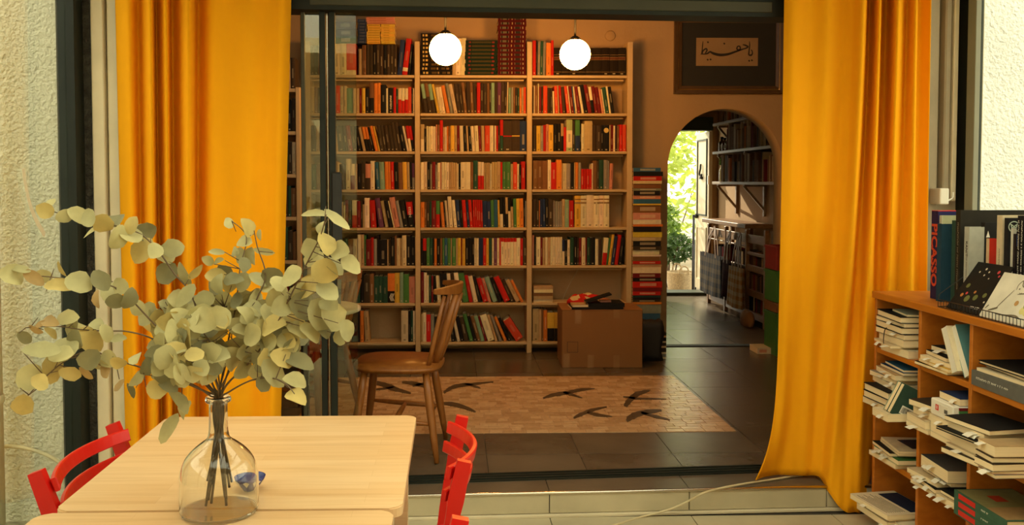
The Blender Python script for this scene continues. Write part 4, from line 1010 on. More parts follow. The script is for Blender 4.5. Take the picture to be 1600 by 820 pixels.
for f in bm.faces:
    c = f.calc_center_median(); q = math.sin(c.x * 60 + 1) + math.sin(c.y * 70 + c.x * 30); cc = PAL['r'] if q < .5 else (.62, .48, .25)
    for lp in f.loops: lp[L_] = (*cc, 1)
c = at_y(925, 468, A.y + .25)
tag(obj('plastic_bag', bm, M['cover'], smooth=True, loc=(c.x - .035, A.y + .29, zb)), 'crumpled red and cream patterned bag lying on the cardboard box', 'bag')
def lay(label, name, px0, px1, Y, th, z, c, dp=.2, rot=(0, 0, 0), group=None, pages=False):
    x0, x1 = at_y(px0, 470, Y).x, at_y(px1, 470, Y).x
    o = flat_book(name, x1 - x0, dp, th, PAL[c], None, pages); o.location = (x0, Y, z); o.rotation_euler = rot
    return tag(o, label, 'folder' if name == 'folder' else 'book', group)
lay('black folder lying lowest on the cardboard box', 'folder', 893, 974, A.y + .012, .016, zb, 'k', .22)
lay('cream paged book lying on the lowest black folder', 'paperback', 895, 921, A.y + .02, .018, zb + .0165, 't', .12, pages=True)
lay('black folder lying across the cream paged book end', 'folder', 919, 976, A.y + .02, .026, zb + .0165, 'k', .2)
lay('orange brown book lying on the black folders', 'paperback', 938, 955, A.y + .07, .014, zb + .043, 'q', .12)
o = lay('black folder tilted up on the pile upon the cardboard box', 'folder', 916, 958, A.y + .015, .010, zb + .0455, 'k', .10, (0, -.30, 0))
# black bag and small books on the floor between box and arch
bm = bmesh.new(); bmesh.ops.create_cube(bm, size=1); bmesh.ops.subdivide_edges(bm, edges=bm.edges[:], cuts=5, use_grid_fill=True)
for v in bm.verts:
    p = v.co; v.co = Vector((p.x * .16 * (1 + .15 * math.sin(p.z * 7)), p.y * .13 * (1 - .15 * max(0, p.z)), (p.z + .5) * .29 + .01 * math.sin(p.x * 17)))
c = at_z(1017, 548, UP)
bagc = Vector((at_y(1012, 520, 6.42).x + .02, 6.43, UP))
tag(obj('black_bag', bm, M['black'], smooth=True, loc=bagc), 'soft black bag slumped on the floor behind the cardboard box', 'bag')
x0 = at_y(1028.5, 520, 6.44).x; z = UP
for k, (c, th) in enumerate((('k', .02), ('s', .018), ('w', .014), ('d', .03), ('t', .016), ('d', .022), ('w', .012), ('k', .025), ('q', .015), ('d', .02))):
    o = flat_book('paperback', .055, .12, th, PAL[c], None, k % 2 == 0); o.location = (x0 + rnd.uniform(-.002, .002) + .004, 6.44, z); z += th + .0005
    tag(o, f'small {CNAME[c]} book on the floor beside the black bag, {ordn(k)} from below', 'book', 'small books beside the black bag')
# pile of things right of the arch
YC = 6.52; xa = at_y(1213, 480, YC).x
for k, (y0, y1, mm, nm) in enumerate(((490, 562, (.05, .16, .03), 'green'), (474, 489, (.20, .09, .03), 'brown'), (424, 473, (.05, .17, .03), 'green'), (385, 423, (.22, .02, .015), 'maroon'))):
    z1, z0 = at_y(1215, y0, YC).z, max(UP, at_y(1215, y1, YC).z)
    if k == 0: z0 = UP
    t = thing('crate', f'{nm} plastic crate stacked behind the trailing curtain, ' + ('lowest', 'second', 'third', 'topmost')[k] + ' of the stack', 'crate', (xa + .17, YC + .13, z0), group='stacked crates')
    h = z1 - z0 - .002; m_ = mat('crate_' + nm + str(k), mm, .5, .1)
    obj('bottom', bx(-.165, .165, -.12, .12, 0, .008), m_, t)
    for a, b, c, d in ((-.165, .165, -.13, -.12), (-.165, .165, .12, .13), (-.17, -.16, -.12, .12), (.16, .17, -.12, .12)): obj('side', bx(a, b, c, d, 0, h, .002), m_, t)
    obj('rim', ring(.175, .135, .16, .12, 0, 0) if False else bx(-.176, -.168, -.13, .13, h - .02, h - .002), m_, t)
p = at_z(1186, 552, UP)
o = flat_book('hardback', .14, .18, .045, PAL['i'], [(.1, .5, PAL['q'])]); o.location = (p.x - .02, 6.62, UP); tag(o, 'thick pale book lying alone on the floor just inside the arch', 'book')

# ================================================================== ORANGE BOOKCASE BY THE WINDOW
XF, XB = 1.767, 2.235
YD = [3.64, 3.29, 2.96, 2.63, 2.30]
SZ = [.757, .530, .313, .087]; ZT = .989
t = thing('low_bookcase', 'orange veneered open bookcase under the bright window', 'bookcase', (0, 0, LOW))
obj('top_board', bx(XF - .012, XB, YD[-1] - .02, YD[0] + .012, ZT - .028 - LOW, ZT - LOW, .003), M['cabinet'], t)
for y in YD: obj('upright', bx(XF, XB, y - .009, y + .009, 0, ZT - .0285 - LOW, .002), M['cabinet'], t)
for z in SZ:
    for a, b in zip(YD, YD[1:]): obj('shelf', bx(XF + .002, XB - .01, b + .0095, a - .0095, z - .022 - LOW, z - LOW, .002), M['cabinet'], t)
for a, b in zip(YD, YD[1:]): obj('back_panel', bx(XB - .009, XB, b + .0095, a - .0095, 0, ZT - .029 - LOW), M['cabinet'], t)
obj('plinth', bx(XF + .03, XF + .045, YD[-1] + .01, YD[0] - .01, 0, SZ[3] - .023 - LOW), M['cabinet'], t)

def big_book(label, x0, y0, z0, wx, ly, th, cover, page=True, rot=0.0, tilt=(0, 0), name='book', slips=0, spine='+x', group=None, hard=False):
    """lying book with a page block; x0 = edge towards the aisle, y0 = near end; spine on side '+x','-x','+y','-y'"""
    o = thing(name, label, 'book', (x0 + wx / 2, y0 + ly / 2, z0), (tilt[0], tilt[1], rot), group)
    e = .0028 if hard else .0012; ov = .003 if hard else .0005
    B = CB(); hx, hy = wx / 2, ly / 2; c = PAL[cover] if isinstance(cover, str) else cover
    B.box(-hx, hx, -hy, hy, 0, e, c); B.box(-hx, hx, -hy, hy, th - e, th, c)
    if spine == '+x': B.box(hx - e, hx, -hy, hy, e, th - e, c)
    if spine == '-x': B.box(-hx, -hx + e, -hy, hy, e, th - e, c)
    if spine == '+y': B.box(-hx, hx, hy - e, hy, e, th - e, c)
    if spine == '-y': B.box(-hx, hx, -hy, -hy + e, e, th - e, c)
    obj('cover', B.bm, M['cover'], o)
    k = {'+x': (ov, 0, ov, ov), '-x': (0, ov, ov, ov), '+y': (ov, ov, ov, 0), '-y': (ov, ov, 0, ov)}[spine]
    k = [max(q, .0006) if q else e for q in k]
    obj('page_block', bx(-hx + k[0], hx - k[1], -hy + k[2], hy - k[3], e, th - e), M['paper'], o)
    for s_ in range(slips):
        zz = e + (th - 2 * e) * rnd.uniform(.2, .9); yy = rnd.uniform(-hy * .8, hy * .5); ln = rnd.uniform(.012, .034)
        bm = bmesh.new(); P = [(-hx + .004, yy, zz), (-hx - ln * .5, yy, zz - .001), (-hx - ln, yy, zz - rnd.uniform(.002, .012))]
        bar(bm, P, (0, 1, 0), rnd.uniform(.016, .034), .0006); obj('paper_slip', bm, M['slip'], o)
    return o
BC = 'curtain side bay'; B2 = 'second bay'; B3 = 'third bay'
def pile(shelf, y_near, items, where, group):
    """items from the bottom: (cover, wx, ly, th, dx towards aisle, dy, rot deg, slips, spine, hard, words)"""
    z = SZ[shelf] + .0005; out = []
    for k, (c, wx, ly, th, dx, dy, r, sl, sp, hd_, words) in enumerate(items):
        o = big_book(f"{words}, {ordn(k)} from below in the {where}", XF - dx, y_near + dy, z, wx, ly, th, c, rot=math.radians(r), slips=sl, spine=sp, hard=hd_, group=group)
        z += th + .0006; out.append(o)
    return out, z
# ---- bay by the curtain, top shelf: tall even stack
pile(0, 3.386, [('w', .15, .20, .030, .004, -.01, 3, 0, '+x', 0, 'cream paged paperback'), ('i', .16, .19, .010, .03, .03, -8, 2, '+x', 0, 'bent thin paperback with white slips'), ('w', .16, .215, .028, .006, .0, -2, 0, '+x', 0, 'cream paperback with curled corner'),
     ('k', .16, .22, .022, .012, .0, 2, 1, '+x', 0, 'cream paged book with dark ribbon'), ('k', .17, .235, .028, .016, -.006, -3, 0, '+x', 1, 'black bound journal'), ('i', .165, .225, .014, .012, -.004, 1, 1, '+x', 0, 'slim cream paperback'),
     ('k', .17, .235, .026, .014, -.006, -5, 0, '+x', 1, 'black covered journal'), ((.42, .50, .36), .14, .17, .008, -.015, -.008, -9, 0, '+x', 0, 'thin white booklet with green print')], 'tall curtain side stack', 'stack on the top shelf by the curtain')
bm = bmesh.new(); P = [(XF - .010, 3.52, .858), (XF - .022, 3.515, .846), (XF - .034, 3.50, .815), (XF - .036, 3.495, .795)]
bar(bm, smoothpts(P, 4), (0, 1, 0), .006, .0006); tag(obj('ribbon_marker', bm, M['ink']), 'dark ribbon marker drooping from the tall top stack', 'ribbon')
# ---- bay by the curtain, second shelf
o_, z_ = pile(1, 3.385, [('w', .17, .20, .026, .05, .04, 6, 2, '+x', 0, 'pale paperback with white slips'), ('k', .14, .19, .030, .060, .03, 4, 0, '+x', 1, 'black cased journal')], 'curtain side heap', 'heap on the second shelf by the curtain')
o_, z_ = pile(1, 3.40, [], '', '')
zz = SZ[1] + .058
for k, (c, wx, ly, th, dx, dy, r, sl, wd_) in enumerate((('k', .14, .19, .030, .064, .03, 2, 0, 'black cased journal, upper of the pair'), ('w', .17, .2, .022, .02, .05, -4, 1, 'cream book with white slips'), ('s', .17, .2, .020, .02, .06, 3, 2, 'grey covered paperback'), ('t', .16, .2, .022, .018, .03, -6, 2, 'tan paperback with slips'), ('n', .16, .2, .012, .0, .02, -2, 0, 'dark blue thin book'), ('u', .15, .19, .010, -.01, .02, -6, 0, 'blue thin book'))):
    big_book(f'{wd_}, high in the second shelf heap by the curtain', XF - dx, 3.375 + dy, zz, wx, ly, th, c, rot=math.radians(r), slips=sl, group='heap on the second shelf by the curtain', hard=c == 'k'); zz += th + .0006
big_book('lowest cream paperback sticking out under the green books', XF - .115, 3.302, SZ[1] + .0005, .20, .115, .030, 'w', slips=1, rot=.03)
for k, (c, wds) in enumerate((((.035, .07, .05), 'dark green book with a barcode label, tilted outwards'), ((.30, .36, .26), 'pale green edged book leaning behind the barcode book'))):
    o = thing('book', wds, 'book', (XF - .100 + k * .003, 3.306 + k * .031, SZ[1] + .034), (0, math.radians(27), 0))
    B = CB(); B.box(0, .10, 0, .003, 0, .125, c); B.box(0, .10, .026, .029, 0, .125, c); B.box(.097, .10, .003, .026, 0, .125, c); obj('cover', B.bm, M['cover'], o)
    obj('page_block', bx(.002, .0968, .0032, .0258, .002, .122), M['paper'], o)
    if k == 0:
        obj('label', bx(.030, .078, -.0008, 0, .016, .048), M['slip'], o)
        bm = bmesh.new(); x = .034
        while x < .074: wv = rnd.choice((.0012, .002, .003)); box(bm, x, x + wv, -.0012, -.0007, .020, .043); x += wv + rnd.choice((.0015, .0022))
        obj('barcode', bm, M['ink'], o)
# near side of the green book seen from the camera: its board faces the aisle
# ---- second bay, top shelf
pile(0, 3.05, [('k', .18, .21, .012, .016, .03, 2, 0, '+x', 0, 'white edged black magazine'), ('y', .18, .21, .012, .014, .01, -2, 0, '+x', 0, 'yellow covered magazine'), ('w', .16, .18, .016, .010, .03, 4, 2, '+x', 0, 'cream paperback with slips'), ('k', .15, .17, .016, -.004, .04, -6, 0, '+x', 0, 'black covered paperback'), ('k', .14, .13, .018, -.03, .08, 3, 1, '+x', 0, 'small black covered book')], 'low top shelf stack', 'low stack on the top shelf')
for k, (dx, dy, dz, hgt, ang, cov, lab) in enumerate(((.012, .040, .030, .165, 27, 'w', 'white paged book leaning over the low stack of magazines'), (-.006, -.004, .026, .185, 30, (.10, .24, .24), 'white paged book with teal cover leaning beside the upright'))):
    o = thing('book', lab, 'book', (XF - dx, 2.976 + dy, SZ[0] + dz), (-math.radians(ang), 0, 0))
    B = CB(); c = PAL[cov] if isinstance(cov, str) else cov
    B.box(0, .17, 0, .0015, 0, hgt, c); B.box(0, .17, .034, .0355, 0, hgt, c); B.box(.168, .17, .0015, .034, 0, hgt, c); obj('cover', B.bm, M['cover'], o)
    obj('page_block', bx(.001, .1675, .0018, .0338, .001, hgt - .001), M['slip'], o)
# ---- second bay, second shelf
pile(1, 3.13, [('w', .18, .14, .016, .055, .0, 3, 1, '+x', 0, 'cream paged thin book'), ('i', .18, .14, .030, .055, .0, -2, 0, '+x', 0, 'thick cream paperback'), ('t', .17, .13, .032, .035, .0, 2, 1, '+x', 0, 'yellowed paperback'), ('d', .16, .13, .022, .045, .01, 10, 2, '+x', 0, 'brown covered book with slips')], 'farther second bay stack', 'farther stack, second bay')
o_, z_ = pile(1, 2.985, [('w', .18, .14, .018, .045, -.005, 1, 0, '+x', 0, 'cream pamphlet'), ('i', .18, .135, .060, .045, 0, 0, 1, '+x', 0, 'very thick cream paperback')], 'nearer second bay stack', 'nearer stack, second bay')
o = thing('box_set', 'boxed set with a red logo label and coloured spines on the second shelf', 'book', (XF - .040, 2.985, z_))
obj('slipcase', bx(0, .17, .003, .145, 0, .058, .003), M['slip'], o)
obj('label', bx(-.001, 0, .030, .115, .016, .046), M['white'], o); obj('logo', bx(-.0016, -.0008, .092, .112, .022, .042, 0), M['red'], o)
text('8', .018, M['slip'], o, (-.0018, .102, .032), (PI / 2, 0, -PI / 2))
bm = bmesh.new(); y = .036
while y < .055: wv = rnd.choice((.001, .002)); box(bm, -.0016, -.0008, y, y + wv, .022, .036); y += wv + .0016
obj('barcode', bm, M['ink'], o)
for k, c in enumerate(('r', 'o', 'p', 'e', 'm')):
    B = CB(); B.box(.02, .165, -.002, .003, .004 + k * .0102, .0135 + k * .0102, PAL[c]); obj('spine', B.bm, M['cover'], o)
big_book('dark blue covered paperback lying on the boxed set', XF - .015, 2.99, z_ + .0585, .15, .13, .026, 'n', slips=1)
# ---- third bay, top shelf: grey volume, black ones above
o = big_book('thick grey volume with printed spine on the top shelf, third bay', XF - .004, 2.66, SZ[0] + .001, .24, .285, .050, (.13, .125, .11), spine='-x', hard=True)
dashes(o, .17, .010, M['slip'], (-.1203, .03, .027), (PI / 2, 0, -PI / 2))
z = SZ[0] + .052
for k, (c, th, dx, r, wds) in enumerate((('w', .010, -.006, 2, 'thin white magazine on the grey volume'), ('k', .012, -.03, -4, 'black glossy book over the white magazine'), ('k', .012, -.012, 1, 'black white-edged book on top of the grey volume pile'))):
    big_book(wds, XF - dx, 2.67, z, .22, .26, th, c, rot=math.radians(r), hard=k == 2); z += th + .0008
# ---- third bay, second shelf: protruding heaps
pile(1, 2.745, [('d', .19, .20, .018, .098, .0, 9, 0, '+x', 0, 'dark covered cream paged book'), ('i', .18, .19, .012, .085, .01, 4, 1, '+x', 0, 'thin cream book'), ('w', .18, .17, .042, .075, .02, 2, 0, '+x', 0, 'thick cream block of a book'), ('k', .18, .21, .010, .105, .01, 8, 0, '+x', 1, 'black edged white journal'), ('t', .17, .18, .024, .08, .02, 5, 2, '+x', 0, 'tan paged paperback with slips'), ('k', .18, .20, .016, .085, .005, 10, 0, '+x', 0, 'black covered cream paged book')], 'farther third bay heap', 'far heap, third bay')
pile(1, 2.655, [('s', .2, .085, .012, .10, 0, 2, 1, '+x', 0, 'thin grey brochure'), ('q', .2, .085, .010, .10, 0, -2, 1, '+x', 0, 'thin pink edged brochure'), ('d', .2, .09, .022, .11, 0, 3, 0, '+x', 0, 'white paged hardcover'), ('d', .2, .09, .020, .105, 0, -2, 0, '+x', 1, 'dark bound hardcover'), ('t', .2, .088, .034, .10, 0, 0, 1, '+x', 0, 'thick cream paged book with torn slip')], 'nearer third bay heap', 'near heap, third bay')
# ---- third shelf
pile(2, 3.39, [('w', .16, .2, .018, .03, .02, 3, 0, '+x', 0, 'pale thin book'), ('e', .16, .2, .020, .022, .0, 0, 3, '+x', 0, 'green spined book with slips'), ('k', .15, .18, .014, .024, .04, -5, 1, '+x', 0, 'black covered thin book'), ('i', .16, .2, .010, .004, .0, -7, 0, '+x', 0, 'cream booklet'), ('w', .16, .2, .010, .004, -.005, -7, 0, '+x', 0, 'white booklet')], 'third shelf curtain stack', 'third shelf stack by the curtain')
bm = bx(-.04, .06, -.065, .055, 0, .0012); tag(obj('booklet_cover', bm, mat('navy_print', (.02, .025, .05), .5)), 'navy square booklet on top of the third shelf stack', 'booklet', None).location = (XF + .09, 3.485, SZ[2] + .0765)
pile(2, 3.02, [('w', .17, .21, .014, .038, .03, 3, 2, '+x', 0, 'cream book with slips'), ('k', .17, .2, .016, .036, .06, -4, 3, '+x', 0, 'black covered book with many slips'), ('i', .17, .18, .018, .035, .09, 6, 3, '+x', 0, 'cream paged book with many slips'), ('c', .17, .19, .016, .004, .03, -1, 2, '+x', 0, 'charcoal covered book'), ('c', .17, .2, .045, .016, .02, -3, 2, '+x', 0, 'thick charcoal covered book')], 'third shelf middle stack', 'third shelf stack, second bay')
pile(2, 2.975, [('i', .17, .105, .024, .042, 0, 5, 2, '+x', 0, 'cream paperback with slips'), ('k', .17, .10, .012, .03, 0, 3, 0, '+x', 0, 'black covered soft book')], 'short near stack on the third shelf', 'short near stack')
# ---- third bay, third shelf: matching green volumes
for k in range(3):
    o = big_book(('lowest', 'middle', 'topmost')[k] + ' green volume with red spine label on the third shelf', XF - .055, 2.66, SZ[2] + .0005 + k * .0275, .20, .285, .027, (.055, .12, .075), spine='-x', hard=True, group='green volumes with red labels')
    obj('spine_label', bx(-.1012, -.1002, .02, .115, .005, .022), M['red'], o)
    dashes(o, .035, .008, M['slip'], (-.1003, -.03, .013), (PI / 2, 0, -PI / 2))
    if k == 2:
        B = CB(); B.box(-.095, .098, -.135, .135, .0270, .0274, (.24, .22, .09)); obj('cover_print', B.bm, M['cover'], o)
        B = CB(); B.box(-.03, .012, .02, .075, .0274, .0277, (.40, .05, .02)); obj('title_patch', B.bm, M['cover'], o)
        B = CB(); B.box(-.095, .098, -.135, -.03, .0274, .0277, (.36, .22, .09)); obj('cover_band', B.bm, M['cover'], o)
# ---- lowest shelf
pile(3, 3.37, [('i', .19, .22, .026, .080, .01, 5, 1, '+x', 0, 'cream paged book'), ('k', .19, .22, .012, .072, .012, 6, 0, '+x', 0, 'black covered book'), ('w', .20, .25, .020, .095, .0, 8, 1, '+x', 0, 'white book with printed text cover')], 'lowest curtain side pile', 'lowest shelf pile by the curtain')
o = D.objects[[q.name for q in D.objects if q.get('label', '').startswith('white book with printed text')][0]]
B = CB(); B.box(.01, .098, -.11, .10, .0200, .0204, (.02, .025, .05)); obj('cover_print', B.bm, M['cover'], o)
bm = bmesh.new()
for k in range(9): box(bm, -.085 + k * .0095, -.0825 + k * .0095, -.1, .10 - (k % 3) * .02, .0200, .0203)
obj('printed_lines', bm, M['ink'], o)
pile(3, 3.305, [('r', .18, .09, .016, .05, 0, 3, 2, '+x', 0, 'red covered book with slips'), ('w', .17, .09, .012, .04, 0, -6, 1, '+x', 0, 'white paged book')], 'short pile on the lowest shelf', 'short pile, lowest shelf')

# ================================================================== BOOKS STANDING ON THE ORANGE BOOKCASE
def stand(label, px, pyt, pyb, wx, ty, c, name='art_book', spinecol=None, hard=True, ytop=None):
    """upright book: spine faces the aisle (-x), near board faces the camera. px,pyt,pyb: near spine corner"""
    # depth from where the foot meets the top board
    p = at_z(px, pyb, ZT); top = at_y(px, pyt, p.y); h = top.z - ZT
    o = thing(name, label, 'book', (p.x, p.y, ZT + .0008))
    e = .003 if hard else .0014; B = CB(); sc_ = spinecol or c
    B.box(e, wx, 0, e, 0, h, c, skip='-x'); B.box(e, wx, ty - e, ty, 0, h, c, skip='-x'); B.box(0, e, 0, ty, 0, h, sc_)
    obj('cover', B.bm, M['cover'], o); obj('page_block', bx(e, wx - .004, e, ty - e, .003, h - .004), M['paper'], o)
    return o, h
RX = (PI / 2, PI / 2, -PI / 2)                       # text running down a spine that faces -x
o, h = stand('big dark blue art book with red lettering next to the curtain', 1463, 330, 468, .26, .045, (.03, .03, .10), spinecol=(.035, .02, .06))
text('PICASSO', .055, mat('red_print', (.62, .05, .02), .5), o, (-.0012, .022, h * .50), RX, sx=1.16, bold=.0016)
obj('top_edge', bx(0, .262, -.0004, .0454, h - .001, h + .0015), M['red'], o)
o, h = stand('pale stone patterned tall book beside the dark blue art book', 1469, 337, 470, .17, .016, (.40, .40, .24), spinecol=(.52, .48, .34))
o, h = stand('dark teal hardback in front of the pale stone patterned book', 1487 - 18, 350, 471.5, .15, .030, (.020, .055, .085))
o, h = stand('thin dark green spined book beside the teal hardback', 1491, 345, 473, .13, .026, (.04, .075, .05))
o, h = stand('large black hardback with lettered spine', 1498, 329, 477, .30, .030, (.028, .024, .018))
dashes(o, h * .7, .010, mat('grey_print', (.25, .2, .12), .5), (-.0003, .015, h * .52), RX)
o, h = stand('silver grey hardback with black foot, standing before the large black one', 1512, 355, 482, .07, .030, (.42, .42, .36))
text('KANIT', .016, M['ink'], o, (-.0012, .014, h * .73), RX, sx=1.2); dashes(o, .09, .008, M['ink'], (-.0003, .014, h * .48), RX)
B = CB(); B.box(-.0010, .0705, -.0012, .031, 0, h * .17, (.02, .025, .03)); obj('foot_band', B.bm, M['cover'], o)
o, h = stand('black paperback with a small white emblem at the spine head', 1536, 348, 482, .11, .022, (.022, .020, .018))
bm = bmesh.new(); bm.faces.new([bm.verts.new((.012 + a * .007, -.0008, h * .86 + b * .014)) for a, b in ((-1, -.7), (1, -.7), (.5, .1), (0, 1), (-.5, .1))]); obj('emblem', bm, M['slip'], o)
o, h = stand('short red and cream book with a yellow patch', 1543, 373, 484, .03, .016, (.50, .03, .015), spinecol=(.62, .40, .22), hard=False)
B = CB(); B.box(.012, .0305, -.0012, .002, h * .48, h * .62, PAL['y']); obj('yellow_patch', B.bm, M['cover'], o)
o, h = stand('cream tall book right behind the wire display rack', 1563, 337, 489, .10, .030, (.62, .50, .32), hard=False)
dashes(o, h * .55, .009, M['ink'], (-.0003, .014, h * .38), RX)
o, h = stand('black book with a round white owl emblem on the spine side', 1572, 341, 491, .13, .020, (.02, .018, .018))
bm = bmesh.new()
def disc(bm, x, z, r0, r1, y=-.0010, n=22):
    for k in range(n):
        a, b = 2 * PI * k / n, 2 * PI * (k + 1) / n
        bm.faces.new([bm.verts.new((x + r * math.cos(q), y, z + r * math.sin(q))) for r, q in ((r0, a), (r1, a), (r1, b), (r0, b))])
ex, ez = .020, h - .030
disc(bm, ex, ez, .0165, .0195); disc(bm, ex - .0055, ez + .001, .0022, .0052); disc(bm, ex + .0055, ez + .001, .0022, .0052)
for sg in (-1, 1): bm.faces.new([bm.verts.new((ex + sg * a, -.0010, ez + b)) for a, b in ((.001, .004), (.013, .011), (.011, .004), (.004, .0065))])
bm.faces.new([bm.verts.new((ex + a, -.0010, ez + b)) for a, b in ((-.002, -.001), (.002, -.001), (0, -.006))]); obj('owl_emblem', bm, mat('mint_print', (.55, .62, .48), .5), o)
o, h = stand('thin white book standing in front of the owl book', 1580, 357, 492, .012, .012, (.60, .56, .46), hard=False)
o, h = stand('thin black book with white title', 1584, 366, 493, .03, .012, (.025, .018, .018), hard=False)
B = CB(); B.box(.004, .022, -.001, .001, h * .85, h * .99, (.06, .10, .25)); obj('blue_label', B.bm, M['cover'], o)
text('The', .020, M['slip'], o, (.012, -.0014, h * .68), (PI / 2, PI / 2, 0))
for k, px in enumerate((1590, 1595, 1601, 1607)):
    o, h = stand(f'black magazine with white spine lettering, {ordn(k)} of four beside the owl book', px, 337 + k * .6, 495 + k * 2, .17, .011, (.022, .018, .018), name='magazine', hard=False)
    o['group'] = 'black magazines with lettered spines'
    dashes(o, h * .8, .009, M['slip'], (-.0003, .0055, h * .55), RX)
    dashes(o, h * .8, .009, M['slip'], (.008, -.0003, h * .55), (PI / 2, PI / 2, 0))

# ================================================================== WIRE DISPLAY RACK WITH CARDS
YA_, YZ_ = 3.16, 2.55; xr0, xr1 = XF - .004, XF + .160
t = thing('wire_rack', 'black wire display rack along the front of the orange bookcase top', 'rack', (0, 0, ZT))
def wire(name, P, r=.0018): bm = bmesh.new(); tube(bm, P, r, 6); return obj(name, bm, M['black'], t)
zl = .030
for z in (.004, zl): wire('rail', [(xr0, YA_, z), (xr0, YZ_, z)])
n = 34
for k in range(n + 1):
    y = YA_ + (YZ_ - YA_) * k / n; wire('upright_wire', [(xr0, y, .004), (xr0, y, zl)], .0012)
for y in (YA_, YZ_):
    wire('side_frame', smoothpts([(xr0, y, zl), (xr0 + .002, y, zl + .012), (xr0 + .02, y, zl + .030), (xr1 - .01, y, .155), (xr1, y, .150), (xr1, y, .004)], 4)); wire('side_frame', [(xr0, y, .004), (xr1, y, .004)])
wire('back_rail', [(xr1, YA_, .150), (xr1, YZ_, .150)]); wire('back_rail', [(xr1, YA_, .004), (xr1, YZ_, .004)])
def card(name, label, y0, y1, foot, ln, th, m, ang=36, dz=.0):
    o = thing(name, label, 'card', (XF + foot, y1, ZT + .006 + dz), (0, math.radians(90 - ang) - 0, 0))
    # local z runs up the slope, local y along the rack, board thickness along x
    obj('board', bx(0, th, 0, y0 - y1, 0, ln, .0008), m, o); return o
def print_disc(bm, y, z, r, n=8, x=-.0008, sq=1.0):
    bm.faces.new([bm.verts.new((x, y + r * math.cos(2 * PI * k / n), z + r * sq * math.sin(2 * PI * k / n))) for k in range(n)])
o = card('floral_magazine', 'black magazine with small flowers lying in the wire rack', 3.13, 2.93, .008, .20, .006, mat('black_print', (.016, .014, .012), .7, spec=.08), 55)
for nm, col, pts in (('flower_print', (.55, .05, .06), ((.05, .17, .007), (.035, .155, .005), (.14, .07, .006))), ('flower_print', (.65, .58, .42), ((.10, .165, .004), (.115, .15, .004), (.125, .175, .005), (.08, .14, .003), (.15, .16, .004), (.02, .05, .004))), ('botanical_print', (.10, .13, .04), ((.08, .06, .012), (.12, .05, .014), (.04, .075, .010), (.16, .10, .010))), ('flower_print', (.45, .16, .04), ((.16, .06, .008), (.10, .08, .006)))):
    bm = bmesh.new()
    for y, z, r in pts: print_disc(bm, y, z, r, 9)
    obj(nm, bm, mat(nm + str(col[0]), col, .5), o)
dashes(o, .045, .012, M['slip'], (-.0004, .05, .022), (PI / 2, 0, -PI / 2))
o = card('kraft_envelope', 'brown kraft paper sheet propped behind the cat notebook', 2.80, 2.575, .050, .185, .004, mat('kraft', (.55, .33, .14), .8), 66)
o = card('kraft_envelope', 'second brown kraft sheet standing just behind the first one', 2.79, 2.57, .062, .19, .004, mat('kraft_dark', (.48, .28, .11), .8), 68)
o = card('cat_notebook', 'white notebook with a sketched cat lying in the wire rack', 2.925, 2.60, .004, .17, .010, mat('notebook_white', (.68, .64, .52), .6), 60)
bm = bmesh.new()
def pen(P, w0):
    P = smoothpts([Vector((-.0008, y, z)) for y, z in P], 4); n = len(P)
    for i in range(n - 1):
        tg = (P[i + 1] - P[i]).normalized(); nn = Vector((0, -tg.z, tg.y)); a = w0 * (.4 + .6 * math.sin(PI * i / n)); b = w0 * (.4 + .6 * math.sin(PI * (i + 1) / n))
        bm.faces.new([bm.verts.new(q) for q in (P[i] + nn * a, P[i + 1] + nn * b, P[i + 1] - nn * b, P[i] - nn * a)])
W_ = .325
def cy(u): return W_ - u          # u runs from the far (picture left) end
pen([(cy(.11), .115), (cy(.105), .132), (cy(.118), .150), (cy(.128), .132), (cy(.145), .130), (cy(.158), .146), (cy(.166), .125), (cy(.162), .108)], .0022)
pen([(cy(.10), .112), (cy(.085), .085), (cy(.07), .055), (cy(.06), .035)], .0018); pen([(cy(.125), .10), (cy(.150), .106), (cy(.19), .112)], .0022)
pen([(cy(.118), .118), (cy(.124), .121)], .003); pen([(cy(.145), .119), (cy(.151), .121)], .003); pen([(cy(.13), .107), (cy(.136), .104), (cy(.142), .108)], .0015)
pen([(cy(.03), .026), (cy(.05), .034), (cy(.07), .042)], .004); pen([(cy(.075), .02), (cy(.12), .022), (cy(.17), .028), (cy(.20), .020)], .003); pen([(cy(.01), .03), (cy(.02), .045)], .003)
obj('cat_drawing', bm, mat('sepia_print', (.14, .12, .08), .6), o)
for nm, col, pts in (('botanical_print', (.18, .22, .08), ((cy(.20), .09, .017), (cy(.215), .075, .014), (cy(.195), .068, .012), (cy(.225), .10, .012))), ('patch_print', (.50, .28, .10), ((cy(.145), .070, .010),)), ('petal_print', (.62, .55, .22), ((cy(.19), .05, .014), (cy(.21), .045, .012), (cy(.225), .055, .010)))):
    bm = bmesh.new()
    for y, z, r in pts: print_disc(bm, y, z, r, 9)
    obj(nm, bm, mat(nm + 'cat', col, .6), o)

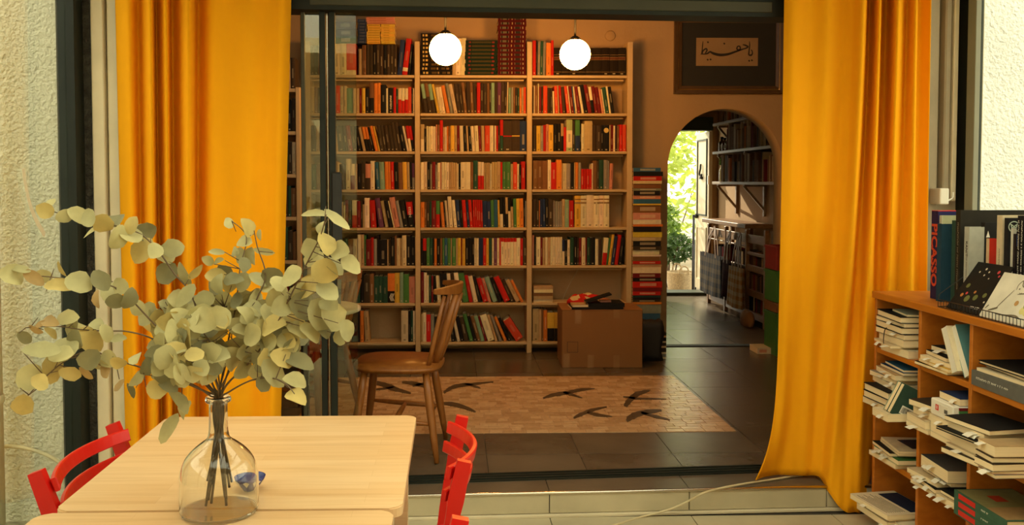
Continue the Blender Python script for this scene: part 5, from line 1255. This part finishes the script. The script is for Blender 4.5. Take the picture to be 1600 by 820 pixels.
# ================================================================== PASSAGE BEHIND THE ARCH
# ---- three bracketed wall shelves on the right wall
XS = 2.80; YS0, YS1 = 7.25, 9.50
for k, (py, lab) in enumerate(((284, 'lowest'), (237, 'middle'), (193, 'topmost'))):
    z = at_x(1115, py, XS).z
    t = thing('wall_shelf', f'{lab} of three wooden wall shelves on brackets seen through the arch', 'shelf', (0, 0, z), group='bracketed wall shelves')
    obj('board', bx(XS, 3.048, YS0, YS1, -.028, 0, .002), M['shelfwood'], t)
    for y in (9.40, 8.55, 7.70):
        bm = bmesh.new(); bar(bm, [(2.83, y, -.04), (3.03, y, -.27)], (0, 1, 0), .028, .022); bar(bm, [(3.036, y, -.03), (3.036, y, -.34)], (0, 1, 0), .04, .022); bar(bm, [(2.83, y, -.038), (3.03, y, -.038)], (0, 1, 0), .03, .02)
        obj('bracket', bm, M['shelfwood'], t)
    y = YS1 - .02; i = 0
    if k == 1: y = 9.08
    if k == 0: y = 9.26
    if k == 2: y = 9.3
    cols = 'tbbtbobmdtbbmtdbib'
    while y > YS0 + .1:
        wd = rnd.uniform(.022, .055); ht = rnd.uniform(.19, .275) if k else rnd.choice((.2, .24, .27, .28)) ; dp = rnd.uniform(.15, .2)
        if y < 7.85: ht = rnd.uniform(.18, .24)
        c = cols[rnd.randrange(len(cols))]
        o = spine_book('hardback' if wd > .034 else 'paperback', wd, dp, ht, PAL[c], title=False)
        o.location = (XS + .02, y, z + .0008); o.rotation_euler = (0, 0, -PI / 2)
        o['label'] = f'{CNAME[c]} book on the {lab} bracketed wall shelf, {ordn(i)} from its far end'; o['category'] = 'book'; o['group'] = f'books on the {lab} wall shelf'
        y -= wd + .001; i += 1
        if rnd.random() < .10: y -= .06
z1_, z2_, z3_ = (at_x(1115, p, XS).z for p in (284, 237, 193))
for k, (y, s) in enumerate(((9.36, 1.0), (9.26, .9), (9.15, .95))):                          # small jars on the middle shelf
    t = thing('bottle', f'small amber bottle with pale label on the middle wall shelf, {ordn(k)} from its far end', 'bottle', (XS + .06, y, z2_ + .0006), group='amber bottles on the wall shelf')
    bm = bmesh.new(); lathe(bm, [(0, 0), (.032 * s, 0), (.034 * s, .01), (.034 * s, .085 * s), (.026 * s, .105 * s), (.014 * s, .112 * s), (.014 * s, .13 * s), (0, .13 * s)], 16); obj('body', bm, mat('amber' + str(k), (.16, .07, .02), .15), t, True)
    bm = bmesh.new(); lathe(bm, [(0.0355 * s, .02), (.0355 * s, .07 * s)], 16); obj('label_band', bm, M['slip'], t, True)
    bm = bmesh.new(); lathe(bm, [(0, .131 * s), (.017 * s, .131 * s), (.017 * s, .155 * s), (0, .155 * s)], 12); obj('cap', bm, M['black'], t, True)
t = thing('glass_jar', 'glass jar with a green sprig on the lowest wall shelf', 'jar', (XS + .08, 9.36, z1_ + .0006))
bm = bmesh.new(); lathe(bm, [(0, 0), (.045, 0), (.048, .01), (.048, .12), (.034, .15), (.020, .165), (.020, .18), (.017, .18), (.017, .165), (.030, .148), (.044, .118), (.044, .012), (0, .008)], 20); obj('body', bm, M['pane'], t, True)
bm = bmesh.new()
for k in range(60):
    a, b = rnd.uniform(0, 2 * PI), rnd.uniform(-1, 1); r = .045 * rnd.random() ** .4; p = Vector((r * math.cos(a), r * math.sin(a), .22 + .038 * b))
    d = Vector((rnd.uniform(-1, 1), rnd.uniform(-1, 1), rnd.uniform(-1, 1))).normalized() * .016; e = d.cross(Vector((rnd.random(), rnd.random(), rnd.random()))).normalized() * .010
    bm.faces.new([bm.verts.new(q) for q in (p - d, p + e, p + d, p - e)])
tube(bm, [(0, 0, .01), (.004, 0, .2)], .003, 6); obj('sprig', bm, M['garden_a'], t)
# ---- slatted wooden book rack along the right wall
RX0, RX1 = 2.745, 3.03; RY = (7.72, 8.22, 8.86, 9.45); rt = .80
t = thing('wooden_rack', 'slatted wooden rack standing under the wall shelves behind the arch', 'rack', (0, 0, UP))
for y in RY:
    obj('post', bx(RX0, RX0 + .035, y - .022, y + .022, 0, rt + (.06 if y != RY[0] else .08), .004), M['rackwood'], t); obj('post', bx(RX1 - .035, RX1, y - .022, y + .022, 0, rt + .05, .004), M['rackwood'], t)
for a, b in zip(RY, RY[1:]):
    for z0, z1 in ((rt - .06, rt + .02), (.05, .115), ((.48, .54) if a == RY[0] else (.50, .52)), ((.25, .31) if a == RY[0] else (.30, .31)), ((.63, .66) if a == RY[0] else (.70, .71))): obj('rail', bx(RX0 + .006, RX0 + .028, a + .0225, b - .0225, z0, z1, .003), M['rackwood'], t)
    for z in (.09, .30, .50): obj('shelf', bx(RX0 + .036, RX1, a + .0225, b - .0225, z - .015, z, .002), M['rackwood'], t)
obj('top_board', bx(RX0 + .02, RX1, 8.3, 9.75, rt + .065, rt + .105, .004), M['rackwood'], t)
for sh in (.09, .30, .50):
    y = RY[-1] - .03; i = 0
    while y > RY[0] + .07:
        wd = rnd.uniform(.02, .045); c = 'dbkdmtdbd'[rnd.randrange(9)]
        if any(abs(y - wd / 2 - q) < wd / 2 + .026 for q in RY[1:3]): y -= .058; continue
        o = spine_book('hardback' if wd > .034 else 'paperback', wd, .16, rnd.uniform(.13, .155), PAL[c], title=False); o.location = (RX0 + .05, y, UP + sh + .0005); o.rotation_euler = (0, 0, -PI / 2)
        o['label'] = f'{CNAME[c]} book in the slatted rack, {("bottom", "middle", "upper")[int(sh > .2) + int(sh > .4)]} shelf, {ordn(i)} from its far post'; o['category'] = 'book'; o['group'] = 'books in the slatted rack'
        y -= wd + .001; i += 1
bm = bmesh.new(); bmesh.ops.create_icosphere(bm, subdivisions=3, radius=1)
for v in bm.verts: q = v.co; v.co = Vector((q.x * .05, q.y * .14, max(0, (q.z + .75) * .085 + .01 * math.sin(q.y * 9))))
tag(obj('canvas_bag', bm, M['cardboard'], loc=(2.66, 7.90, UP), smooth=True), 'crumpled pale paper bag on the floor at the foot of the slatted rack', 'bag')
# ---- tote bags hanging on the rack
def tote(label, y0, y1, z0, z1, c1, c2, X, hz, flare=0.0, cell=.05):
    t = thing('tote_bag', label, 'bag', (X, (y0 + y1) / 2, z0), group='checked tote bags')
    hy, h = (y1 - y0) / 2, z1 - z0; ny, nz = max(6, int((y1 - y0) / cell * 2)), max(8, int(h / cell * 2))
    B = CB(); L_ = B.l
    def P(s, i, j):
        u, v = -1 + 2 * i / ny, j / nz
        return ((s * (.012 + .028 * (1 - v) * (1 - u * u))) + .006 * math.sin(i * 1.1) * (1 - v), u * hy * (1 + flare * (1 - v)), v * h)
    for s in (-1, 1):
        for i in range(ny):
            for j in range(nz):
                a, b = i % 2, j % 2; k = a + b; c = tuple(p + (q - p) * k / 2 for p, q in zip(c1, c2))
                B.face([P(s, i, j), P(s, i + 1, j), P(s, i + 1, j + 1), P(s, i, j + 1)], c)
    bmesh.ops.remove_doubles(B.bm, verts=B.bm.verts[:], dist=.0005)
    body = obj('body', B.bm, M['fabric'], t)
    for s in (-1, 1):
        bm = bmesh.new(); bar(bm, smoothpts([(s * .013, -hy * .5, h - .03), (s * .012 + .01, -hy * .32, h + hz * .55), (.03, -.02, h + hz), (.03, .02, h + hz), (s * .012 + .01, hy * .32, h + hz * .55), (s * .013, hy * .5, h - .03)], 4), (0, 1, .2), .028, .004)
        obj('strap', bm, M['rackwood'], t)
tote('dark blue and brown checked tote bag hanging at the far end of the rack', 8.75, 9.50, UP + .14, UP + .56, (.010, .012, .016), (.085, .06, .03), 2.69, .27, cell=.085)
tote('orange and white checked tote bag hanging on the middle of the rack', 8.12, 8.50, UP + .12, UP + .50, (.50, .21, .045), (.66, .50, .28), 2.69, .30, .25, cell=.07)
tote('dark plum tote bag hanging between the two checked ones', 8.52, 8.74, UP + .18, UP + .54, (.06, .02, .025), (.08, .03, .03), 2.695, .26, cell=.07)

# ================================================================== GARDEN BEYOND THE FAR DOOR
def shrub(label, cx, cy, zb, rx, ry, rz, n, leaf, m, stems=6, seed=1, low=0.0):
    R2 = random.Random(seed); t = thing('garden_shrub', label, 'shrub', (cx, cy, zb), group='leafy shrubs outside the far door')
    bm = bmesh.new()
    for k in range(n):
        while True:
            p = Vector((R2.uniform(-1, 1), R2.uniform(-1, 1), R2.uniform(-1, 1)))
            if p.length < 1: break
        p = Vector((p.x * rx, p.y * ry, low + rz + p.z * rz)); s = leaf * R2.uniform(.6, 1.3)
        d = Vector((R2.uniform(-1, 1), R2.uniform(-1, 1), R2.uniform(-.8, .5))).normalized(); e = d.cross(Vector((R2.uniform(-1, 1), R2.uniform(-1, 1), R2.uniform(-1, 1)))).normalized()
        nn = d.cross(e) * s * .12
        v = [bm.verts.new(p + q) for q in (-d * s, e * s * .38 + nn, d * s, -e * s * .38 + nn)]; bm.faces.new(v)
    obj('foliage', bm, m, t, kind='stuff')
    for k in range(stems):
        a = R2.uniform(0, 6.28); bm = bmesh.new()
        tube(bm, smoothpts([(.04 * math.cos(a), .04 * math.sin(a), 0), (rx * .3 * math.cos(a), ry * .3 * math.sin(a), low + rz * .5), (rx * .6 * math.cos(a), ry * .6 * math.sin(a), low + rz * 1.3)], 3), [.012, .011, .010, .009, .008, .007, .006], 6)
        obj('stem', bm, M['stem'], t)
    return t
G0 = .06
shrub('tall pale leaved tree beyond the far door, filling its upper half', 2.75, 13.2, G0, .95, .7, .95, 1250, .085, M['garden_b'], 5, 3, 1.15)
shrub('mid green leafy shrub outside the far door, behind the basket', 2.62, 12.45, G0, .60, .4, .48, 1900, .065, M['garden_a'], 7, 4, .32)
shrub('low dark green bush above the wicker basket outside', 2.85, 11.55, G0, .42, .3, .20, 900, .05, M['garden_c'], 6, 5, .32)
shrub('yellow green climbing bush at the far back of the garden', 3.6, 14.8, G0, 1.3, .6, 1.4, 800, .11, M['garden_b'], 4, 6, .2)
YQ = 11.25; c = at_y(1063, 455, YQ)
t = thing('wicker_basket', 'round wicker basket planter with handles outside the far door', 'basket', (c.x, YQ, G0))
zt_ = at_y(1063, 424, YQ).z - G0; rb = 22 / F * YQ
bm = bmesh.new(); lathe(bm, [(0, 0.01), (rb * .86, 0)] + [(rb * (.86 + .14 * k / 18) + (.004 if k % 2 else -.003), zt_ * k / 18) for k in range(19)] + [(rb * .92, zt_), (rb * .88, zt_ - .03), (0, zt_ - .05)], 36); obj('body', bm, M['wicker'], t)
for s in (-1, 1):
    bm = bmesh.new(); tube(bm, smoothpts([(-.06, s * rb * .97, zt_ - .02), (-.05, s * rb, zt_ + .05), (0, s * rb, zt_ + .085), (.05, s * rb, zt_ + .05), (.06, s * rb * .97, zt_ - .02)], 4), .010, 8); obj('handle', bm, M['wicker'], t, True)
YR = 10.75
t = thing('iron_railing', 'three slim black iron posts outside the far door', 'railing', (0, 0, 0))
for px, pt in ((1082, 382), (1086.5, 382), (1087, 336)):
    a, b = at_y(px, 462, YR), at_y(px, pt, YR); bm = bmesh.new(); tube(bm, [(a.x, YR + (.12 if pt < 350 else 0), G0), (a.x, YR + (.12 if pt < 350 else 0), b.z)], .011 if pt > 350 else .016, 8); obj('post', bm, M['black'], t)
struct('wall_garden', bx(-2, 8, 16.2, 16.4, 0, 1.15), M['white_glare_stucco'])
# greenery on the camera's side of the porch, mirrored in the folded door glass
def tree(label, x, y, h, r, seed, m):
    R2 = random.Random(seed); t = thing('garden_tree', label, 'tree', (x, y, -.15), group='trees around the porch'); bm = bmesh.new()
    tube(bm, [(0, 0, 0), (.05, 0, h * .5), (0, .05, h * .8)], [.09, .07, .04], 8); obj('trunk', bm, M['stem'], t); bm = bmesh.new()
    for k in range(1400):
        while True:
            p = Vector((R2.uniform(-1, 1), R2.uniform(-1, 1), R2.uniform(-1, 1)))
            if p.length < 1: break
        p = Vector((p.x * r, p.y * r, h * .68 + p.z * r * .9)); d = Vector((R2.uniform(-1, 1), R2.uniform(-1, 1), R2.uniform(-1, 1))).normalized() * .12; e = d.cross(Vector((R2.random(), R2.random(), R2.random()))).normalized() * .05
        bm.faces.new([bm.verts.new(q) for q in (p - d, p + e, p + d, p - e)])
    obj('foliage', bm, m, t, kind='stuff')

# ================================================================== GLASS VASE WITH EUCALYPTUS
VC = at_z(343, 799, .74); VC = Vector((VC.x, VC.y, .74))
SV = VC.y / F                                            # metres per pixel at the vase
R0 = 60 * SV
def vr(px): return px * SV
prof_out = [(0, .0), (vr(52), .0), (vr(58), .004), (vr(60.5), .012), (vr(60.5), vr(50)), (vr(59.5), vr(64)), (vr(54), vr(82)), (vr(43), vr(97)), (vr(29), vr(109)), (vr(18.5), vr(117)), (vr(15.5), vr(126)), (vr(14.5), vr(145)), (vr(14.5), vr(172)), (vr(19), vr(175)), (vr(20), vr(179)), (vr(18), vr(183)), (vr(14), vr(183))]
w_ = .0022
prof_in = [(vr(12.5), vr(176)), (vr(14.5) - w_, vr(160)), (vr(14.5) - w_, vr(145)), (vr(15.5) - w_, vr(127)), (vr(18.5) - w_, vr(118)), (vr(29) - w_, vr(108)), (vr(43) - w_, vr(95.5)), (vr(54) - w_, vr(81)), (vr(59.5) - w_, vr(63)), (vr(60.5) - w_, vr(50)), (vr(60.5) - w_, .016), (vr(52), .008), (0, .006)]
t = thing('glass_vase', 'clear round bottle vase holding dried eucalyptus on the pale table', 'vase', VC)
def dense(P, n=4): return [(p.x, p.y) for p in smoothpts([Vector((r, z, 0)) for r, z in P], n)]
bm = bmesh.new(); lathe(bm, dense(prof_out) + dense(prof_in), 56); bmesh.ops.recalc_face_normals(bm, faces=bm.faces[:])
obj('bottle', bm, M['glass'], t, True)
def leaf_mesh(bm, c, nrm, up, ln, wd, cup=None):
    cup = rnd.uniform(.05, .5) if cup is None else cup; tw = rnd.uniform(-.35, .35)
    n = nrm.normalized(); u = (up - n * up.dot(n)).normalized(); s = u.cross(n)
    shape = [(0, -1), (.55, -.80), (.92, -.32), (1.0, .12), (.80, .58), (.40, .90), (0, 1.06), (-.40, .90), (-.80, .58), (-1.0, .12), (-.92, -.32), (-.55, -.80)]
    bend = rnd.uniform(-.35, .65); ctr = [bm.verts.new(c + u * ln * y - n * ln * bend * y * y * .5) for y in (-.95, -.35, .35, .98)]
    rim = []
    for x, y in shape:
        q = c + s * wd * x * rnd.uniform(.88, 1.08) + u * ln * y + n * (cup * wd * abs(x) ** 1.5 + tw * wd * x * y) - n * ln * bend * y * y * .5; rim.append(bm.verts.new(q))
    R_ = rim
    bm.faces.new((ctr[0], R_[0], R_[1])); bm.faces.new((ctr[0], R_[1], R_[2], ctr[1])); bm.faces.new((ctr[1], R_[2], R_[3], R_[4], ctr[2])); bm.faces.new((ctr[2], R_[4], R_[5], ctr[3])); bm.faces.new((ctr[3], R_[5], R_[6]))
    bm.faces.new((ctr[0], R_[11], R_[0])); bm.faces.new((ctr[1], R_[10], R_[11], ctr[0])); bm.faces.new((ctr[2], R_[8], R_[9], R_[10], ctr[1])); bm.faces.new((ctr[3], R_[7], R_[8], ctr[2])); bm.faces.new((R_[6], R_[7], ctr[3]))
    for f in bm.faces: f.smooth = True
LEAFM = ['leaf_a', 'leaf_a', 'leaf_b', 'leaf_a', 'leaf_c', 'leaf_b', 'leaf_d']
YVZ = VC.y
def branch(label, path, leaves, dy_end, r0=.0028):
    """path: px points from the vase mouth outwards; depth runs from the vase to +dy_end"""
    o = thing('eucalyptus_branch', label, 'branch', (VC.x, VC.y, .74 + vr(184)), group='eucalyptus branches in the glass vase')
    base = Vector(o.location); n = len(path); jx, jy = rnd.uniform(-.007, .007), rnd.uniform(-.007, .007)
    pts = [Vector((VC.x + rnd.uniform(-.03, .03), VC.y + rnd.uniform(-.03, .03), .74 + vr(rnd.uniform(12, 60)))), Vector((VC.x + jx, VC.y + jy, .74 + vr(135))), Vector((VC.x + jx * 1.2, VC.y + jy * 1.2, .74 + vr(178)))]
    for k, (x, y) in enumerate(path): pts.append(at_y(x, y, YVZ + dy_end * (k + 1) / n))
    P = smoothpts(pts, 5); bm = bmesh.new()
    tube(bm, [p - base for p in P], [r0 * (1 - .65 * k / (len(P) - 1)) for k in range(len(P))], 6); obj('stem', bm, M['stem'], o, True)
    for q in leaves:
        x, y, r = q[:3]; asp = q[3] if len(q) > 3 else rnd.uniform(1.05, 1.35); mt = q[4] if len(q) > 4 else LEAFM[rnd.randrange(7)]
        # nearest point of the stem in the picture plane gives the depth
        best = min(P[8:], key=lambda p: ((p.x - VC.x) / p.y * F - (x - 343) * 1.0) ** 2 * 1.0 + (((EYE - p.z) / p.y) * F - (y - 285)) ** 2)
        c = at_y(x, y, best.y + rnd.uniform(-.035, .03)); rr = r * c.y / F
        tocam = (ORG - c).normalized(); out = (c - best)
        up = out if out.length > .006 else Vector((rnd.uniform(-1, 1), 0, rnd.uniform(-1, 1)))
        up = (up.normalized() + Vector((rnd.uniform(-.5, .5), rnd.uniform(-.5, .5), rnd.uniform(-.7, .4)))).normalized()
        nrm = (tocam + Vector((rnd.uniform(-1.1, 1.1), rnd.uniform(-.3, .3), rnd.uniform(-.6, 1.2)))).normalized()
        if len(q) > 5: a = math.radians(q[5]); up = Vector((math.cos(a), 0, math.sin(a)))
        bm = bmesh.new(); leaf_mesh(bm, c - base, nrm, up, rr * math.sqrt(asp) * 1.02, rr / math.sqrt(asp) * 1.02); obj('leaf', bm, M[mt], o)
        e = c - up * rr * math.sqrt(asp)
        if (e - best).length > .012 and (e - best).length < .12:
            bm = bmesh.new(); tube(bm, [best - base, e - base], [.0012, .0008], 5); obj('leaf_stalk', bm, M['stem'], o)
    return o
def fill(cx, cy, rx, ry, n, r=(14, 23)):
    L_ = []
    for k in range(n):
        a, q = rnd.uniform(0, 2 * PI), math.sqrt(rnd.random()); L_.append((cx + rx * q * math.cos(a), cy + ry * q * math.sin(a), rnd.uniform(*r)))
    return L_
branch('eucalyptus branch arching highest toward the stucco wall', [(332, 600), (318, 530), (300, 462), (272, 427), (246, 390), (220, 366), (193, 357), (162, 346), (132, 340), (101, 335), (70, 327)],
       [(71, 329, 13, 1.1, 'leaf_c'), (78, 318, 8, 2.2), (101, 337, 12, 1.3), (124, 337, 16, 1.3), (140, 341, 15), (144, 362, 11, 2.2), (161, 350, 17, 1.1, 'leaf_c'), (180, 346, 18), (185, 370, 17), (205, 367, 19), (214, 362, 15), (229, 362, 16), (223, 391, 19), (243, 390, 15), (258, 396, 17), (270, 388, 16), (261, 426, 18, 1.1), (288, 430, 13, 2.4), (290, 461, 15, 2.0), (305, 425, 10, 2.2), (205, 352, 14)], .06)
branch('eucalyptus branch stretching level toward the drain pipe', [(325, 600), (280, 545), (235, 500), (205, 468), (180, 449), (150, 442), (110, 436), (60, 431), (22, 430)],
       [(20, 431, 19, 1.1), (32, 420, 10, 2), (52, 434, 14, 1.7, 'leaf_e'), (68, 431, 12), (96, 420, 8, 2.8), (94, 447, 17, 1.8, 'leaf_c', 20), (122, 441, 20, 1.1), (157, 438, 16), (150, 466, 11, 1.8, 'leaf_e'), (174, 457, 18), (188, 447, 15), (181, 470, 14), (202, 466, 15), (214, 480, 13)], -.06)
branch('eucalyptus branch reaching low beside the dark window frame', [(325, 605), (280, 560), (240, 530), (200, 518), (165, 517), (130, 515), (90, 510), (40, 512)],
       [(104, 496, 15), (62, 507, 8, 2.4, 'leaf_e'), (38, 527, 11, 1.5), (55, 515, 9, 1.7, 'leaf_e'), (76, 502, 13, 1.8, 'leaf_e', -20), (80, 520, 9, 2), (125, 520, 20), (141, 530, 20), (117, 512, 16), (150, 506, 12), (165, 520, 13), (185, 531, 12)], -.10)
branch('eucalyptus branch drooping lowest with round leaves by the stucco', [(322, 612), (270, 590), (225, 575), (180, 562), (140, 548), (100, 565), (65, 595), (42, 620)],
       [(64, 546, 20, 1.9, 'leaf_b', 10), (103, 548, 22), (95, 555, 18), (83, 573, 20, 1.7, 'leaf_c', 80), (110, 584, 14, 1.6), (46, 590, 22), (62, 598, 14), (36, 631, 18, 1.1), (140, 560, 18), (155, 568, 14, 1.6), (135, 582, 11, 1.6, 'leaf_e'), (165, 580, 10, 1.5, 'leaf_e'), (188, 602, 10, 1.3, 'leaf_e'), (120, 530, 17), (170, 560, 15), (185, 565, 12)], -.16)
branch('short eucalyptus branch low beside the red chair side', [(328, 618), (300, 600), (260, 590), (225, 585)],
       [(230, 572, 15), (215, 590, 12, 1.8), (245, 608, 16), (252, 585, 14), (212, 560, 13), (240, 555, 14, 1.8), (205, 610, 9, 2.2), (262, 600, 15, 1.5), (281, 625, 17, 1.8), (264, 668, 17, 2.4, 'leaf_a', 70), (290, 640, 14)], -.12)
branch('upright eucalyptus branch with small leaves before the curtain', [(345, 600), (355, 540), (368, 480), (375, 420), (385, 370), (362, 345)],
       [(358, 349, 11, 2.2, 'leaf_a', 130), (385, 356, 15), (381, 377, 13), (366, 393, 9), (405, 367, 7, 1.6), (375, 398, 10, 1.6), (392, 401, 14), (382, 413, 12), (340, 408, 8, 2.0), (339, 394, 8, 2.4), (325, 407, 9, 1.5), (352, 425, 13), (338, 432, 15), (360, 445, 14), (380, 440, 14), (385, 465, 15), (345, 470, 15), (370, 470, 13)], .04)
branch('eucalyptus branch with a dark cupped leaf near the curtain edge', [(350, 600), (375, 530), (400, 470), (415, 430), (402, 385), (397, 360)],
       [(413, 392, 10, 2.8, 'leaf_a', 170), (425, 430, 17, 1.1, 'leaf_d'), (405, 437, 15), (420, 450, 13), (398, 465, 14), (410, 480, 17), (390, 495, 17), (425, 500, 18), (375, 505, 16), (404, 520, 18)], .0)
branch('thick eucalyptus branch of large pale leaves before the glass door', [(355, 600), (395, 560), (430, 510), (455, 460), (480, 410), (500, 370), (510, 335)],
       [(496, 334, 13, 3.2, 'leaf_a', 190), (526, 342, 15, 3.0, 'leaf_a', -50), (503, 356, 11, 1.5), (509, 379, 19), (483, 388, 16), (531, 392, 17), (547, 413, 17), (522, 415, 16), (506, 424, 21), (490, 405, 16), (455, 432, 19), (436, 442, 15), (433, 462, 20), (486, 448, 23), (511, 455, 19), (473, 477, 25), (499, 490, 26), (522, 495, 24), (460, 500, 18), (541, 516, 17), (532, 527, 13), (445, 512, 20), (470, 515, 20), (440, 478, 18), (505, 510, 20), (485, 520, 18), (515, 470, 18), (466, 452, 18)], -.16)
branch('eucalyptus branch bending down before the glass door with pale leaves', [(358, 612), (390, 595), (420, 590), (445, 598), (460, 615)],
       [(426, 583, 21, 1.5), (441, 560, 19), (467, 566, 19, 1.6), (461, 595, 17), (462, 621, 17, 1.2, 'leaf_c'), (418, 560, 18), (452, 545, 17), (410, 600, 13), (435, 545, 17)], -.18)
branch('dense eucalyptus branch in the middle of the bunch', [(343, 600), (335, 550), (318, 520), (300, 500)], fill(318, 535, 75, 48, 34), -.06)
branch('dense eucalyptus branch at the heart of the bunch, curtain side', [(348, 600), (370, 560), (395, 535), (415, 520)], fill(395, 535, 70, 45, 32), -.05)
branch('dense eucalyptus branch above the vase mouth', [(340, 605), (325, 575), (300, 565), (270, 560)], fill(290, 570, 60, 34, 24, (13, 20)), -.12)
branch('eucalyptus branch behind the bunch with grey green leaves', [(340, 600), (320, 540), (285, 495), (255, 480)], fill(275, 505, 55, 42, 26, (13, 20)), .05)
branch('upper eucalyptus branch in the bunch before the curtain', [(345, 600), (355, 560), (362, 520), (350, 480)], fill(355, 480, 50, 45, 24, (12, 19)), .02)
# small painted bowl behind the vase
p = at_z(391, 764, .74)
t = thing('ceramic_bowl', 'small blue and white painted bowl behind the glass vase', 'bowl', (p.x, p.y, .74))
pr = [(0, 0), (.014, 0), (.016, .003), (.024, .012), (.032, .024), (.035, .031), (.0335, .031), (.030, .024), (.022, .0135), (.013, .006), (0, .005)]
bm = bmesh.new(); lathe(bm, pr, 28); obj('body', bm, mat('cobalt_glaze', (.02, .03, .20), .2, .25), t, True)
bm = bmesh.new()
for k in range(8):
    a = 2 * PI * k / 8
    bm.faces.new([bm.verts.new(((r + .0007) * math.cos(a + d), (r + .0007) * math.sin(a + d), z)) for r, z, d in ((.0245, .0122, 0), (.0325, .024, .24), (.0345, .0285, 0), (.0325, .024, -.24))])
obj('painted_petals', bm, M['white'], t)
